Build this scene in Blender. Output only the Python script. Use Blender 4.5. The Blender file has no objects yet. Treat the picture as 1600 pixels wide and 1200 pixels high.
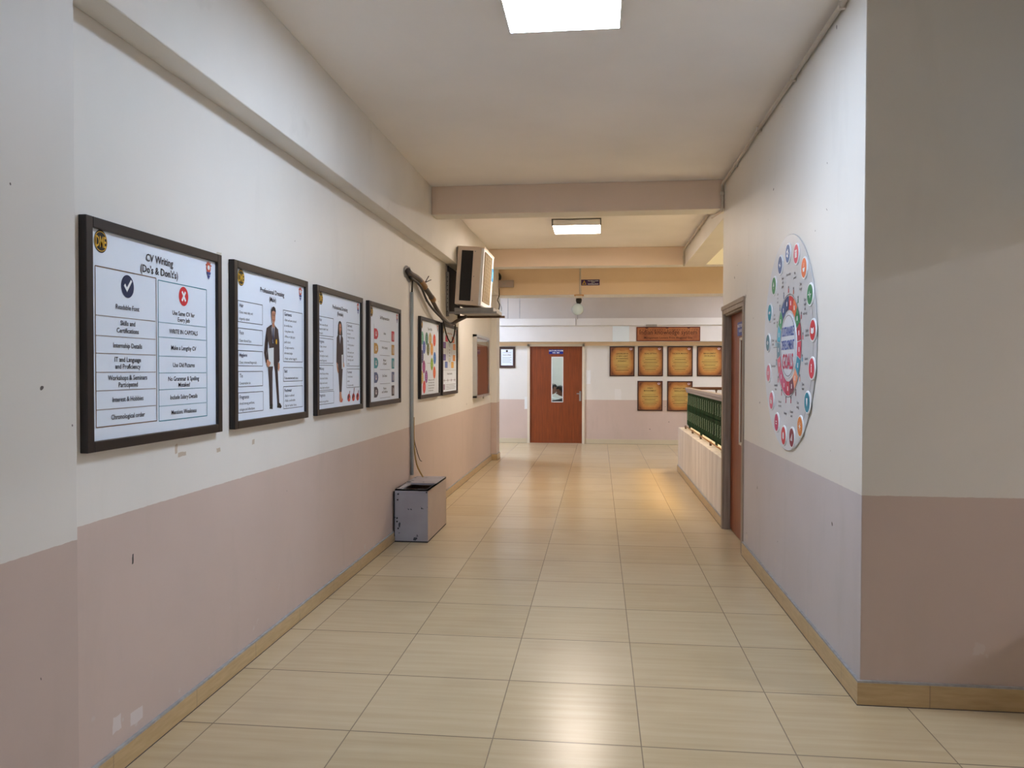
import bpy, bmesh, math, random
from mathutils import Vector, Matrix
random.seed(7)
S = bpy.context.scene
C = S.collection
PI = math.pi

# ------------------------------------------------------------------ camera, world, exposure
FPX, YAW, PITCH, ROLL, EYE = 1220.3, .1108, .0182, .00197, 1.505
cam = bpy.data.objects.new('camera', bpy.data.cameras.new('camera'))
C.objects.link(cam)
cam.data.sensor_fit = 'HORIZONTAL'
cam.data.sensor_width = 36
cam.data.lens = 36 * FPX / 1600
cam.data.clip_start = .05
cam.rotation_mode = 'XYZ'
cam.matrix_world = Matrix.Translation((0, 0, EYE)) @ Matrix.Rotation(YAW, 4, 'Z') @ \
    Matrix.Rotation(PI / 2 - PITCH, 4, 'X') @ Matrix.Rotation(ROLL, 4, 'Z')
S.camera = cam
w = bpy.data.worlds.new('world'); S.world = w; w.use_nodes = True
w.node_tree.nodes['Background'].inputs[0].default_value = (1, .84, .48, 1)
w.node_tree.nodes['Background'].inputs[1].default_value = 1.4
S.view_settings.view_transform = 'Standard'
S.view_settings.look = 'None'
S.view_settings.exposure = 1.0
S.view_settings.gamma = 1
S.view_settings.use_curve_mapping = False
S.cycles.max_bounces = 8
S.cycles.diffuse_bounces = 5
S.cycles.glossy_bounces = 4
S.cycles.sample_clamp_indirect = 6
S.cycles.use_denoising = True

COOL = (.80, .92, 1.10)
WARM = (1.0, .85, .71)
LAMP = dict(near=((.77, .92, 1.15), 24.5), mid=((1.0, .86, .74), 33), back=((.80, .92, 1.10), 3), side=((.95, .98, 1.12), 72), cross=((.84, .96, 1.2), 50), cross_far=((.93, .96, 1.1), 36), room=((.93, .98, 1), 24))
SUN = 1.5

# sun through the open top of the light well
sl = bpy.data.lights.new('sun', 'SUN'); sun = bpy.data.objects.new('sun', sl); C.objects.link(sun)
sl.energy = SUN; sl.angle = math.radians(9); sl.color = (1, .66, .26)
sun.rotation_euler = Vector((-.31, .10, -1)).to_track_quat('-Z', 'Y').to_euler()

# ------------------------------------------------------------------ materials
MATS = {}
def srgb(r, g, b):
    f = lambda c: ((c / 255 + .055) / 1.055) ** 2.4 if c > 10 else c / 255 / 12.92
    return (f(r), f(g), f(b))
def mat(name, col, rough=.6, metal=0, spec=.5, noise=0, scale=8, emit=None, bump=0, trans=0):
    if name in MATS: return MATS[name]
    m = bpy.data.materials.new(name); m.use_nodes = True
    nt = m.node_tree; n = nt.nodes; b = n['Principled BSDF']
    b.inputs['Base Color'].default_value = (*col, 1)
    b.inputs['Roughness'].default_value = rough
    b.inputs['Metallic'].default_value = metal
    b.inputs['Specular IOR Level'].default_value = spec
    if trans: b.inputs['Transmission Weight'].default_value = trans
    if emit:
        b.inputs['Emission Color'].default_value = (*emit[0], 1)
        b.inputs['Emission Strength'].default_value = emit[1]
    if noise:
        tc = n.new('ShaderNodeTexCoord'); t = n.new('ShaderNodeTexNoise')
        t.inputs['Scale'].default_value = scale; t.inputs['Detail'].default_value = 4
        nt.links.new(tc.outputs['Object'], t.inputs['Vector'])
        mx = n.new('ShaderNodeMix'); mx.data_type = 'RGBA'
        mx.inputs['A'].default_value = (*[c * (1 - noise) for c in col], 1)
        mx.inputs['B'].default_value = (*[min(1, c * (1 + noise)) for c in col], 1)
        nt.links.new(t.outputs['Fac'], mx.inputs['Factor'])
        nt.links.new(mx.outputs['Result'], b.inputs['Base Color'])
        if bump:
            bp = n.new('ShaderNodeBump'); bp.inputs['Strength'].default_value = bump
            bp.inputs['Distance'].default_value = .01
            nt.links.new(t.outputs['Fac'], bp.inputs['Height'])
            nt.links.new(bp.outputs['Normal'], b.inputs['Normal'])
    MATS[name] = m
    return m
def ink(r, g, b): return mat('print_%d_%d_%d' % (r, g, b), srgb(r, g, b), .45, spec=.3)

class NT:
    def __init__(s, name, rough=.6):
        s.m = bpy.data.materials.new(name); s.m.use_nodes = True
        s.t = s.m.node_tree; s.b = s.t.nodes['Principled BSDF']; s.b.inputs['Roughness'].default_value = rough
        MATS[name] = s.m
        tc = s.t.nodes.new('ShaderNodeTexCoord'); s.P = tc.outputs['Object']
        sp = s.t.nodes.new('ShaderNodeSeparateXYZ'); s.l(s.P, sp.inputs[0]); s.x, s.y, s.z = sp.outputs
    def l(s, a, b): s.t.links.new(a, b)
    def math(s, op, a, b=0, c=None):
        n = s.t.nodes.new('ShaderNodeMath'); n.operation = op
        for i, v in enumerate((a, b) if c is None else (a, b, c)):
            if hasattr(v, 'links'): s.l(v, n.inputs[i])
            else: n.inputs[i].default_value = v
        return n.outputs[0]
    def noise(s, scale, detail=4, stretch=None, rough=.5):
        n = s.t.nodes.new('ShaderNodeTexNoise'); n.inputs['Scale'].default_value = scale
        n.inputs['Detail'].default_value = detail; n.inputs['Roughness'].default_value = rough
        if stretch:
            mp = s.t.nodes.new('ShaderNodeMapping'); mp.inputs['Scale'].default_value = stretch
            s.l(s.P, mp.inputs[0]); s.l(mp.outputs[0], n.inputs['Vector'])
        else: s.l(s.P, n.inputs['Vector'])
        return n.outputs['Fac']
    def ramp(s, v, a, b, x=0, y=1):
        n = s.t.nodes.new('ShaderNodeMapRange'); s.l(v, n.inputs[0])
        for i, q in zip((1, 2, 3, 4), (a, b, x, y)): n.inputs[i].default_value = q
        return n.outputs[0]
    def mix(s, f, a, b):
        n = s.t.nodes.new('ShaderNodeMix'); n.data_type = 'RGBA'
        if hasattr(f, 'links'): s.l(f, n.inputs['Factor'])
        else: n.inputs['Factor'].default_value = f
        for k, v in (('A', a), ('B', b)):
            if hasattr(v, 'links'): s.l(v, n.inputs[k])
            else: n.inputs[k].default_value = (*v, 1)
        return n.outputs['Result']
    def comb(s, x, y, z):
        n = s.t.nodes.new('ShaderNodeCombineXYZ')
        for i, v in enumerate((x, y, z)):
            if hasattr(v, 'links'): s.l(v, n.inputs[i])
            else: n.inputs[i].default_value = v
        return n.outputs[0]
    def bump(s, h, st, d=.01):
        n = s.t.nodes.new('ShaderNodeBump'); n.inputs['Strength'].default_value = st; n.inputs['Distance'].default_value = d
        s.l(h, n.inputs['Height']); s.l(n.outputs[0], s.b.inputs['Normal'])
    def base(s, c): s.l(c, s.b.inputs['Base Color'])

CREAM = (.80, .775, .73); MAUVE = (.62, .50, .445)
def wall_mat(name, split, up=CREAM, low=MAUVE, patches=()):
    k = NT(name, .5)
    big = k.noise(.9, 5); fine = k.noise(30, 3); st = k.noise(4, 5, (1, 1, .25), .6)
    c1 = k.mix(k.ramp(big, .35, .7), up, tuple(v * .93 for v in up))
    c1 = k.mix(k.ramp(st, .58, .72, 0, .35), c1, tuple(v * .86 for v in up))
    c2 = k.mix(k.ramp(big, .35, .7), low, tuple(v * .90 for v in low))
    c2 = k.mix(k.ramp(st, .56, .72, 0, .5), c2, (low[0] * .84, low[1] * .86, low[2] * .84))
    chip = k.math('MULTIPLY', k.ramp(k.noise(9, 4), .66, .69), k.ramp(k.z, .12, .42, 1, 0))
    c2 = k.mix(chip, c2, (.62, .56, .53))
    e = k.math('ADD', k.z, k.math('MULTIPLY', fine, .006))
    c = k.mix(k.math('GREATER_THAN', e, split), c2, c1)
    spot = k.math('GREATER_THAN', k.noise(14, 1), .80)
    c = k.mix(spot, c, (.12, .10, .09))
    for ax, a0, a1, z0, z1, col in patches:
        v = k.y if ax == 'y' else k.x
        w_ = k.math('MULTIPLY', k.math('SUBTRACT', k.noise(25, 3), .5), .02)
        v = k.math('ADD', v, w_); zz = k.math('ADD', k.z, w_)
        f = k.math('MULTIPLY', k.math('MULTIPLY', k.math('GREATER_THAN', v, a0), k.math('LESS_THAN', v, a1)),
                   k.math('MULTIPLY', k.math('GREATER_THAN', zz, z0), k.math('LESS_THAN', zz, z1)))
        c = k.mix(f, c, col)
    k.base(c); k.bump(k.noise(7, 5), .12, .012)
    return k.m
TAPE = (.55, .46, .36)
M_WALLL = wall_mat('painted_wall_left', .963, patches=[
    ('y', 3.15, 3.215, 1.128, 1.146, TAPE), ('y', 3.13, 3.145, 1.146, 1.185, TAPE), ('y', 3.49, 3.525, 1.112, 1.135, TAPE),
    ('y', 3.87, 3.895, 1.115, 1.14, TAPE), ('y', 3.50, 3.545, 2.045, 2.056, (.6, .55, .45)),
    ('y', 2.818, 2.826, .755, .79, (.02, .02, .02)),
    ('y', 2.69, 2.74, .15, .21, (.68, .62, .60)), ('y', 2.80, 2.88, .13, .18, (.68, .62, .60))])
M_PILL = wall_mat('shaded_pillar_paint', .96, up=(.76, .74, .70), low=(.56, .45, .40))  # wall paint darkened here in place of dimmer light on the pillar
M_WALLR = wall_mat('painted_wall_right', .947, low=(.60, .555, .57))
M_WALLS = wall_mat('painted_wall_front', .947)
M_WALLF = wall_mat('painted_wall_far', .90, up=(.76, .745, .715), patches=[
    ('x', -1.52, -1.45, .70, .95, (.78, .80, .80)), ('x', -.26, -.17, 1.22, 1.5, (.80, .82, .84)),
    ('x', .32, .45, .90, 1.12, (.78, .77, .76))])
M_PANEL = NT('white_boxing', .4)
_c = M_PANEL.mix(M_PANEL.ramp(M_PANEL.noise(1.2, 4), .4, .7), (.74, .73, .72), (.68, .67, .65))
_f = M_PANEL.math('MULTIPLY', M_PANEL.math('GREATER_THAN', M_PANEL.x, .27), M_PANEL.math('LESS_THAN', M_PANEL.x, .60))
_f = M_PANEL.math('MULTIPLY', _f, M_PANEL.math('GREATER_THAN', M_PANEL.math('SUBTRACT', 2.385, M_PANEL.z), 0))
M_PANEL.base(M_PANEL.mix(_f, _c, (.74, .84, .90))); M_PANEL = M_PANEL.m
M_CREAM = NT('cream_plaster', .6)
_c = M_CREAM.mix(M_CREAM.ramp(M_CREAM.noise(1.0, 5), .35, .7), CREAM, tuple(v * .9 for v in CREAM))
_s = M_CREAM.ramp(M_CREAM.noise(3, 6), .63, .70, 0, .3)
M_CREAM.base(M_CREAM.mix(_s, _c, tuple(v * .75 for v in CREAM))); M_CREAM.bump(M_CREAM.noise(6, 5), .1, .01); M_CREAM = M_CREAM.m
M_CEIL = NT('ceiling_whitewash', .7)
_c = M_CEIL.mix(M_CEIL.ramp(M_CEIL.noise(1.0, 5), .35, .7), (.93, .91, .90), (.86, .84, .83))
M_CEIL.base(_c); M_CEIL.bump(M_CEIL.noise(6, 5), .1, .01); M_CEIL = M_CEIL.m
M_BEAM = NT('beige_bounce_tint', .6)  # cream beams with warm floor bounce put into the colour
_c = M_BEAM.mix(M_BEAM.ramp(M_BEAM.noise(1.3, 5), .35, .7), (.86, .70, .58), (.80, .66, .54))
M_BEAM.base(_c); M_BEAM.bump(M_BEAM.noise(6, 5), .1, .01); M_BEAM = M_BEAM.m
M_ORANGE = NT('ochre_bounce_tint', .6)  # cream surface, warm reflected light put into its colour
_c = M_ORANGE.mix(M_ORANGE.ramp(M_ORANGE.noise(1.3, 5), .35, .7), (.86, .68, .47), (.80, .62, .43))
M_ORANGE.base(_c); M_ORANGE = M_ORANGE.m
M_PARA = NT('parapet_paint', .6)
_s = M_PARA.ramp(M_PARA.noise(6, 6, (1, 1, .12), .7), .45, .66, 0, .8)
M_PARA.base(M_PARA.mix(_s, (.74, .70, .68), (.50, .46, .45))); M_PARA = M_PARA.m

def floor_mat():
    k = NT('glossy_floor_tiles', .2)
    OX, OY, T = -1.6253, 3.1338, .6
    gx = k.math('DIVIDE', k.math('SUBTRACT', k.x, OX), T); gy = k.math('DIVIDE', k.math('SUBTRACT', k.y, OY), T)
    fx = k.math('FRACT', gx); fy = k.math('FRACT', gy)
    ex = k.math('MINIMUM', fx, k.math('SUBTRACT', 1, fx)); ey = k.math('MINIMUM', fy, k.math('SUBTRACT', 1, fy))
    # the joints that run down the corridor are wider than the cross joints
    jx = k.ramp(ex, .0028, .005, .8, 0); jy = k.ramp(ey, .0042, .0072, .85, 0)
    j = k.math('MAXIMUM', jx, jy)
    wn = k.t.nodes.new('ShaderNodeTexWhiteNoise')
    k.l(k.comb(k.math('FLOOR', gx), k.math('FLOOR', gy), 0), wn.inputs['Vector'])
    # streaks along the tiles, shifted per tile
    mp = k.comb(k.math('ADD', k.math('MULTIPLY', k.x, 1.6), k.math('MULTIPLY', wn.outputs['Value'], 17)),
                k.math('MULTIPLY', k.y, 26), 0)
    n = k.t.nodes.new('ShaderNodeTexNoise'); n.inputs['Scale'].default_value = 1; n.inputs['Detail'].default_value = 5
    k.l(mp, n.inputs['Vector'])
    c = k.mix(k.ramp(n.outputs['Fac'], .3, .72), (.55, .44, .275), (.485, .375, .22))
    c = k.mix(k.ramp(wn.outputs['Value'], 0, 1, 0, .35), c, (.64, .53, .37))
    c = k.mix(k.ramp(k.noise(2.2, 5), .52, .72, 0, .22), c, (.40, .31, .20))
    c = k.mix(j, c, (.17, .13, .09))
    k.base(c)
    k.b.inputs['Roughness'].default_value = .255
    k.b.inputs['Specular IOR Level'].default_value = .42
    k.bump(k.math('MULTIPLY', j, -1), .3, .002)
    return k.m
M_FLOOR = floor_mat()
def skirt_mat():
    k = NT('skirting_tile', .35)
    c = k.mix(k.ramp(k.noise(3, 5, (3, 3, 22)), .3, .7), (.56, .41, .22), (.47, .33, .165))
    for v in (k.y, k.x):
        f = k.math('FRACT', k.math('DIVIDE', k.math('ADD', v, 20.13), .6))
        c = k.mix(k.ramp(k.math('MINIMUM', f, k.math('SUBTRACT', 1, f)), .002, .006, .55, 0), c, (.22, .17, .11))
    k.base(c); return k.m
M_SKIRT = skirt_mat()
M_SKIRTF = mat('pale_skirting', (.60, .53, .38), .4, noise=.06, scale=4)
M_GROUT = mat('grey_grout', (.36, .36, .36), .9, noise=.35, scale=30)
M_GAP = mat('dark_joint', (.07, .06, .055), .9, noise=.3, scale=20)
M_FRAME = mat('dark_brown_frame', srgb(26, 17, 16), .42, noise=.2, scale=10)
M_SHEET = mat('poster_sheet', (.80, .88, 1.0), .42, spec=.35, noise=.02, scale=3)
M_WHITEM = mat('white_enamel', (.83, .84, .84), .3, noise=.03)
M_DIFF = {}
def lampmat(kind):
    if kind not in M_DIFF:
        col, st = LAMP[kind]; M_DIFF[kind] = mat('lit_diffuser_' + kind, (.9, .9, .9), .5, emit=(col, st))
    return M_DIFF[kind]
def wood(name, a, b, sc=(18, 18, .8), rough=.45, freq=1):
    k = NT(name, rough)
    n = k.noise(3, 5, sc)
    fi = k.noise(12, 4, sc)
    c = k.mix(k.ramp(n, .35, .68), a, b); c = k.mix(k.ramp(fi, .55, .75, 0, .4), c, tuple(v * .75 for v in b))
    k.base(c); return k.m
M_DOOR = wood('teak_laminate', srgb(140, 66, 22), srgb(116, 52, 17))
M_JAMB = wood('weathered_jamb', srgb(168, 152, 136), srgb(140, 124, 110), rough=.6)
M_JAMBF = mat('cream_jamb', (.74, .66, .54), .5, noise=.05)
M_STEEL = mat('brushed_steel', (.62, .62, .62), .3, 1, noise=.05, scale=40)
M_GALV = mat('galvanised_grey', (.33, .32, .30), .5, .5, noise=.2, scale=14)
M_RUST = mat('rusty_brown', (.16, .10, .07), .7, .2, noise=.4, scale=25)
M_PVC = mat('ivory_conduit', (.60, .54, .46), .45, noise=.1, scale=10)
M_DARK = mat('near_black', (.018, .016, .016), .6, noise=.3, scale=30)
M_GREY = mat('mid_grey', (.34, .34, .34), .5, noise=.1)
M_GLASS = None

# ------------------------------------------------------------------ mesh helpers
class MB:
    def __init__(s): s.v = []; s.f = []; s.mi = []; s.ms = []; s.sm = []
    def slot(s, m):
        if m not in s.ms: s.ms.append(m)
        return s.ms.index(m)
    def add(s, vs, fs, m, smooth=False):
        o = len(s.v); s.v += [tuple(v) for v in vs]; i = s.slot(m)
        for f in fs: s.f.append([o + q for q in f]); s.mi.append(i); s.sm.append(smooth)
        return s
    def box(s, a, b, m, bev=0):
        (x0, y0, z0), (x1, y1, z1) = a, b
        if bev:
            bm = bmesh.new(); bmesh.ops.create_cube(bm, size=1)
            for v in bm.verts: v.co = Vector(((x0 + x1) / 2 + v.co.x * (x1 - x0), (y0 + y1) / 2 + v.co.y * (y1 - y0), (z0 + z1) / 2 + v.co.z * (z1 - z0)))
            bmesh.ops.bevel(bm, geom=bm.edges[:], offset=bev, segments=2, affect='EDGES', profile=.5)
            bm.verts.index_update()
            s.add([v.co[:] for v in bm.verts], [[v.index for v in f.verts] for f in bm.faces], m); bm.free(); return s
        return s.add([(x0, y0, z0), (x1, y0, z0), (x1, y1, z0), (x0, y1, z0), (x0, y0, z1), (x1, y0, z1), (x1, y1, z1), (x0, y1, z1)],
                     [(0, 3, 2, 1), (4, 5, 6, 7), (0, 1, 5, 4), (1, 2, 6, 5), (2, 3, 7, 6), (3, 0, 4, 7)], m)
    def cyl(s, p, q, r, m, n=16, r2=None, smooth=True):
        p, q = Vector(p), Vector(q); d = (q - p).normalized(); r2 = r if r2 is None else r2
        u = d.orthogonal().normalized(); w = d.cross(u)
        vs = []
        for c, rr in ((p, r), (q, r2)):
            for i in range(n):
                a = 2 * PI * i / n; vs.append(c + u * math.cos(a) * rr + w * math.sin(a) * rr)
        s.add(vs, [(i, (i + 1) % n, n + (i + 1) % n, n + i) for i in range(n)], m, smooth)
        s.add(vs[:n], [list(range(n))[::-1]], m); s.add(vs[n:], [list(range(n))], m); return s
    def tube(s, pts, r, m, n=8, sub=4):
        P = [Vector(p) for p in pts]
        if sub > 1 and len(P) > 2:
            Q = []
            for i in range(len(P) - 1):
                a, b, c, d = P[max(i - 1, 0)], P[i], P[i + 1], P[min(i + 2, len(P) - 1)]
                for k in range(sub):
                    t = k / sub
                    Q.append(.5 * ((2 * b) + (c - a) * t + (2 * a - 5 * b + 4 * c - d) * t * t + (3 * b - a - 3 * c + d) * t ** 3))
            P = Q + [P[-1]]
        rr = r if callable(r) else (lambda t: r)
        vs = []; u = None
        for i, p in enumerate(P):
            d = (P[min(i + 1, len(P) - 1)] - P[max(i - 1, 0)]).normalized()
            u = d.orthogonal().normalized() if u is None else (u - d * u.dot(d)).normalized()
            w = d.cross(u); q = rr(i / (len(P) - 1))
            vs += [p + u * math.cos(2 * PI * k / n) * q + w * math.sin(2 * PI * k / n) * q for k in range(n)]
        fs = [(i * n + k, i * n + (k + 1) % n, (i + 1) * n + (k + 1) % n, (i + 1) * n + k) for i in range(len(P) - 1) for k in range(n)]
        fs += [list(range(n))[::-1], [(len(P) - 1) * n + k for k in range(n)]]
        return s.add(vs, fs, m, True)
    def lathe(s, prof, m, c=(0, 0, 0), n=28, axis='z', sm=True):
        vs = []
        for r, h in prof:
            for i in range(n):
                a = 2 * PI * i / n; x, y = r * math.cos(a), r * math.sin(a)
                v = (x, y, h) if axis == 'z' else ((x, h, y) if axis == 'y' else (h, x, y))
                vs.append((c[0] + v[0], c[1] + v[1], c[2] + v[2]))
        fs = [(j * n + i, j * n + (i + 1) % n, (j + 1) * n + (i + 1) % n, (j + 1) * n + i) for j in range(len(prof) - 1) for i in range(n)]
        return s.add(vs, fs, m, sm)
    # flat artwork in the local x-z plane, facing -y; k is the ink layer
    def poly(s, pts, m, k=1, y0=0): return s.add([(x, y0 - k * .0006, z) for x, z in pts], [list(range(len(pts)))], m)
    def rect(s, x0, z0, x1, z1, m, k=1, y0=0): return s.poly([(x0, z0), (x1, z0), (x1, z1), (x0, z1)], m, k, y0)
    def line(s, x0, z0, x1, z1, t, m, k=2, y0=0):
        d = Vector((x1 - x0, z1 - z0)); L = d.length
        if L == 0: return s
        nx, nz = -d.y / L * t / 2, d.x / L * t / 2
        return s.poly([(x0 - nx, z0 - nz), (x1 - nx, z1 - nz), (x1 + nx, z1 + nz), (x0 + nx, z0 + nz)], m, k, y0)
    def frame(s, x0, z0, x1, z1, t, m, k=2, y0=0):
        for a in ((x0, z0, x1, z0), (x0, z1, x1, z1), (x0, z0, x0, z1), (x1, z0, x1, z1)): s.line(*a, t, m, k, y0)
        return s
    def disc(s, x, z, r, m, k=1, n=36, y0=0, rz=None):
        return s.poly([(x + r * math.cos(2 * PI * i / n), z + (rz or r) * math.sin(2 * PI * i / n)) for i in range(n)], m, k, y0)
    def ring(s, x, z, r0, r1, m, a0=0, a1=2 * PI, k=1, n=36, y0=0):
        vs = []
        for i in range(n + 1):
            a = a0 + (a1 - a0) * i / n
            vs += [(x + r0 * math.cos(a), y0 - k * .0006, z + r0 * math.sin(a)), (x + r1 * math.cos(a), y0 - k * .0006, z + r1 * math.sin(a))]
        return s.add(vs, [(2 * i, 2 * i + 1, 2 * i + 3, 2 * i + 2) for i in range(n)], m)
    def text(s, body, x, z, h, m, align='C', k=3, y0=0, maxw=None, bold=.0, stretch=1, serif=True):
        vs, fs, (a0, a1) = glyphs(body, bold)
        sc = h / .72; sx = sc * stretch
        if maxw and (a1 - a0) * sx > maxw: sx = maxw / (a1 - a0)
        ox = x - (a0 if align == 'L' else (a0 + a1) / 2) * sx
        return s.add([(ox + vx * sx, y0 - k * .0006, z + vz * sc) for vx, vz in vs], fs, m)
    def build(s, name, parent=None, loc=None, rz=0, bevel=0):
        me = bpy.data.meshes.new(name); me.from_pydata(s.v, [], s.f)
        for m in s.ms: me.materials.append(m)
        me.polygons.foreach_set('material_index', s.mi); me.polygons.foreach_set('use_smooth', s.sm); me.update()
        o = bpy.data.objects.new(name, me); C.objects.link(o)
        if parent: o.parent = parent
        if loc: o.location = loc; o.rotation_euler = (0, 0, rz)
        if bevel:
            b = o.modifiers.new('bevel', 'BEVEL'); b.width = bevel; b.segments = 2; b.limit_method = 'ANGLE'
        return o
GL = {}
def glyphs(body, bold):
    key = (body, bold)
    if key not in GL:
        cu = bpy.data.curves.new('lettering', 'FONT'); cu.body = body; cu.resolution_u = 2; cu.offset = bold
        ob = bpy.data.objects.new('lettering', cu)
        me = bpy.data.meshes.new_from_object(ob)
        vs = [(v.co.x, v.co.y) for v in me.vertices]; fs = [list(p.vertices) for p in me.polygons]
        xs = [v[0] for v in vs] or [0, 1]
        GL[key] = (vs, fs, (min(xs), max(xs)))
        bpy.data.meshes.remove(me); bpy.data.objects.remove(ob); bpy.data.curves.remove(cu)
    return GL[key]
def tag(o, label, cat, group=None):
    o['label'] = label; o['category'] = cat
    if group: o['group'] = group
    return o
def thing(name, label, cat, loc=(0, 0, 0), rz=0, group=None):
    o = bpy.data.objects.new(name, None); C.objects.link(o); o.empty_display_size = .1
    o.location = loc; o.rotation_euler = (0, 0, rz)
    return tag(o, label, cat, group)
def struct(mb, name, **k):
    o = mb.build(name, **k); o['kind'] = 'structure'; return o

# ------------------------------------------------------------------ the setting
XL, XR, YF, ZC = -1.785, 1.175, 16.0, 3.315
B = MB()
B.box((-6, 11.88, -.2), (6, 20.3, 0), M_FLOOR)
B.box((XL - .3, -4.2, -.2), (7.2, 7.65, 0), M_FLOOR)
B.box((XL - .3, 7.65, -.2), (1.40, 11.88, 0), M_FLOOR)
struct(B, 'floor')
B = MB()
B.box((XL - .2, -4.2, ZC), (7.2, 7.65, ZC + .2), M_CEIL)
B.box((XL - .2, 7.65, ZC), (1.54, 11.65, ZC + .2), M_CEIL)
B.box((-6, 11.65, ZC), (6, 20.3, ZC + .2), M_CEIL)
struct(B, 'ceiling')
struct(MB().box((XL - .2, -4.2, 0), (XL, 13.25, ZC), M_WALLL), 'wall_left')
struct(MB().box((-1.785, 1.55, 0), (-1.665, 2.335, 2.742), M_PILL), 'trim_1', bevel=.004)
struct(MB().box((XL, -4, 2.742), (-1.652, 12.87, ZC), M_CREAM), 'trim_2', bevel=.006)
def beam(a, b, m, name):
    B = MB().box(a, b, m); B.slot(M_CREAM); B.mi[0] = B.ms.index(M_CREAM)  # lighter cream underside: light bounced off the floor put into the colour
    struct(B, name, bevel=.006)
beam((-1.652, 7.62, 3.037), (1.54, 7.87, ZC), M_BEAM, 'trim_3')
struct(MB().box((1.24, 7.87, 3.037), (1.54, 11.65, ZC + .2), M_CREAM), 'trim_4', bevel=.006)
beam((-1.652, 11.65, 3.045), (1.54, 11.92, ZC), M_BEAM, 'trim_5')
struct(MB().box((1.54, 11.65, 3.045), (6, 11.92, 7), M_CREAM), 'wall_light_well_far')
beam((-1.69, 12.87, 2.738), (6, 13.42, ZC), M_ORANGE, 'trim_6')
B = MB().box((XL, 12.87, 0), (-1.69, 13.25, ZC), M_WALLL)
struct(B, 'trim_7', bevel=.004)
# right-hand block: door opening in its corridor face
B = MB()
B.box((XR, 3.65, 0), (XR + .2, 6.53, ZC), M_WALLR)
B.box((XR, 7.60, 0), (XR + .2, 7.65, ZC), M_WALLR)
B.box((XR, 6.53, 2.07), (XR + .2, 7.60, ZC), M_WALLR)
struct(B, 'wall_right')
struct(MB().box((XR + .002, 3.649, 0), (7, 3.85, ZC), M_WALLS), 'wall_right_front', bevel=.002)
struct(MB().box((XR + .2, 7.45, -3.4), (6, 7.62, 7), M_CREAM), 'wall_light_well_near')
struct(MB().box((6, 7.45, -3.4), (6.2, 16, 7), M_CREAM), 'wall_light_well_right')
struct(MB().box((1.42, 7.62, -3.4), (6, 12, -3.3), M_FLOOR), 'floor_light_well')
struct(MB().box((1.44, 7.62, ZC + .2), (1.54, 11.65, 7), M_CREAM), 'wall_light_well_left')
struct(MB().box((XL - .2, -4.2, 0), (7.2, -4, ZC), M_WALLR), 'wall_back')
struct(MB().box((7, -4, 0), (7.2, 3.85, ZC), M_WALLR), 'wall_side')
struct(MB().box((-6, 13.05, 0), (XL - .2, 13.25, ZC), M_WALLR), 'wall_cross_left')
struct(MB().box((-6.2, 13.05, 0), (-6, 20.3, ZC), M_WALLR), 'wall_cross_end')
# hidden beam over the side passage, shaped to shade the front wall's top
struct(MB().box((1.97, -2.0, 2.16), (2.2, 3.65, ZC), M_CREAM), 'trim_8')
# far wall with the classroom door opening
B = MB()
B.box((-6, YF, 0), (-1.46, YF + .12, ZC), M_WALLF)
B.box((-.29, YF, 0), (6, YF + .12, ZC), M_WALLF)
B.box((-1.46, YF, 2.03), (-.29, YF + .12, ZC), M_WALLF)
struct(B, 'wall_far')
# strip above the door, then the boxing and its ledge
struct(MB().box((-6, 15.975, 1.998), (6, YF, 2.08), M_ORANGE), 'trim_9')  # ochre colour stands in for shade on the wall here
B = MB().box((-6, 15.80, 2.075), (6, YF, 2.40), M_PANEL).box((-6, 15.76, 2.40), (6, YF, 2.54), M_PANEL)
B.box((-6, 15.90, 2.54), (6, YF, ZC), mat('greyish_board', (.55, .51, .48), .5, noise=.08, scale=2))
for x, a, b in ((-1.86, 2.55, 3.2), (-1.62, 2.55, 3.2), (-.47, 2.40, 2.54), (-1.60, 2.56, 2.56)):
    if b > a: B.box((x, 15.755 if a < 2.5 else 15.895, a), (x + .012, 15.9, b), M_GROUT)
struct(B, 'trim_10')
# classroom behind the far door
B = MB().box((-3, 19.9, 0), (1.5, 20.1, ZC), M_WHITEM).box((-3.2, YF + .12, 0), (-3, 20.1, ZC), M_WHITEM).box((1.5, YF + .12, 0), (1.7, 20.1, ZC), M_WHITEM)
struct(B, 'wall_classroom')
# parapet round the light well
B = MB().box((1.185, 7.65, 0), (1.40, 11.66, .65), M_PARA).box((1.185, 11.66, 0), (6, 11.88, .65), M_PARA)
B.box((1.20, 7.65, -3.3), (1.42, 11.88, -.2), M_PARA)
struct(B, 'wall_parapet', bevel=.004)
# skirtings
def skirt(name, a, b, h, m=M_SKIRT, grout=True):
    B = MB().box((*a, 0), (*b, h), m)
    if grout: B.box((a[0] + .001, a[1] + .001, h), (b[0] - .001, b[1] - .001, h + .009), M_GROUT)
    B.box((a[0] - .002, a[1] - .002, 0), (b[0] + .002, b[1] + .002, .003), M_GAP)
    return struct(B, name)
skirt('baseboard_left', (XL, 2.335), (XL + .015, 12.87), .082)
skirt('baseboard_left_pillar', (-1.665, 1.5), (-1.65, 2.35), .082)
skirt('baseboard_pillar', (-1.785, 12.855), (-1.675, 12.87), .10)
skirt('baseboard_pillar_side', (-1.69, 12.87), (-1.675, 13.25), .10)
skirt('baseboard_right', (XR - .015, 3.65), (XR, 6.50), .102)
skirt('baseboard_right_front', (XR - .015, 3.635), (7, 3.65), .102)
skirt('baseboard_parapet', (1.17, 7.66), (1.185, 11.88), .085)
skirt('baseboard_far', (-6, 15.985), (-1.465, YF), .095, M_SKIRTF, False)
skirt('baseboard_far_right', (-.285, 15.985), (6, YF), .095, M_SKIRTF, False)

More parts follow.
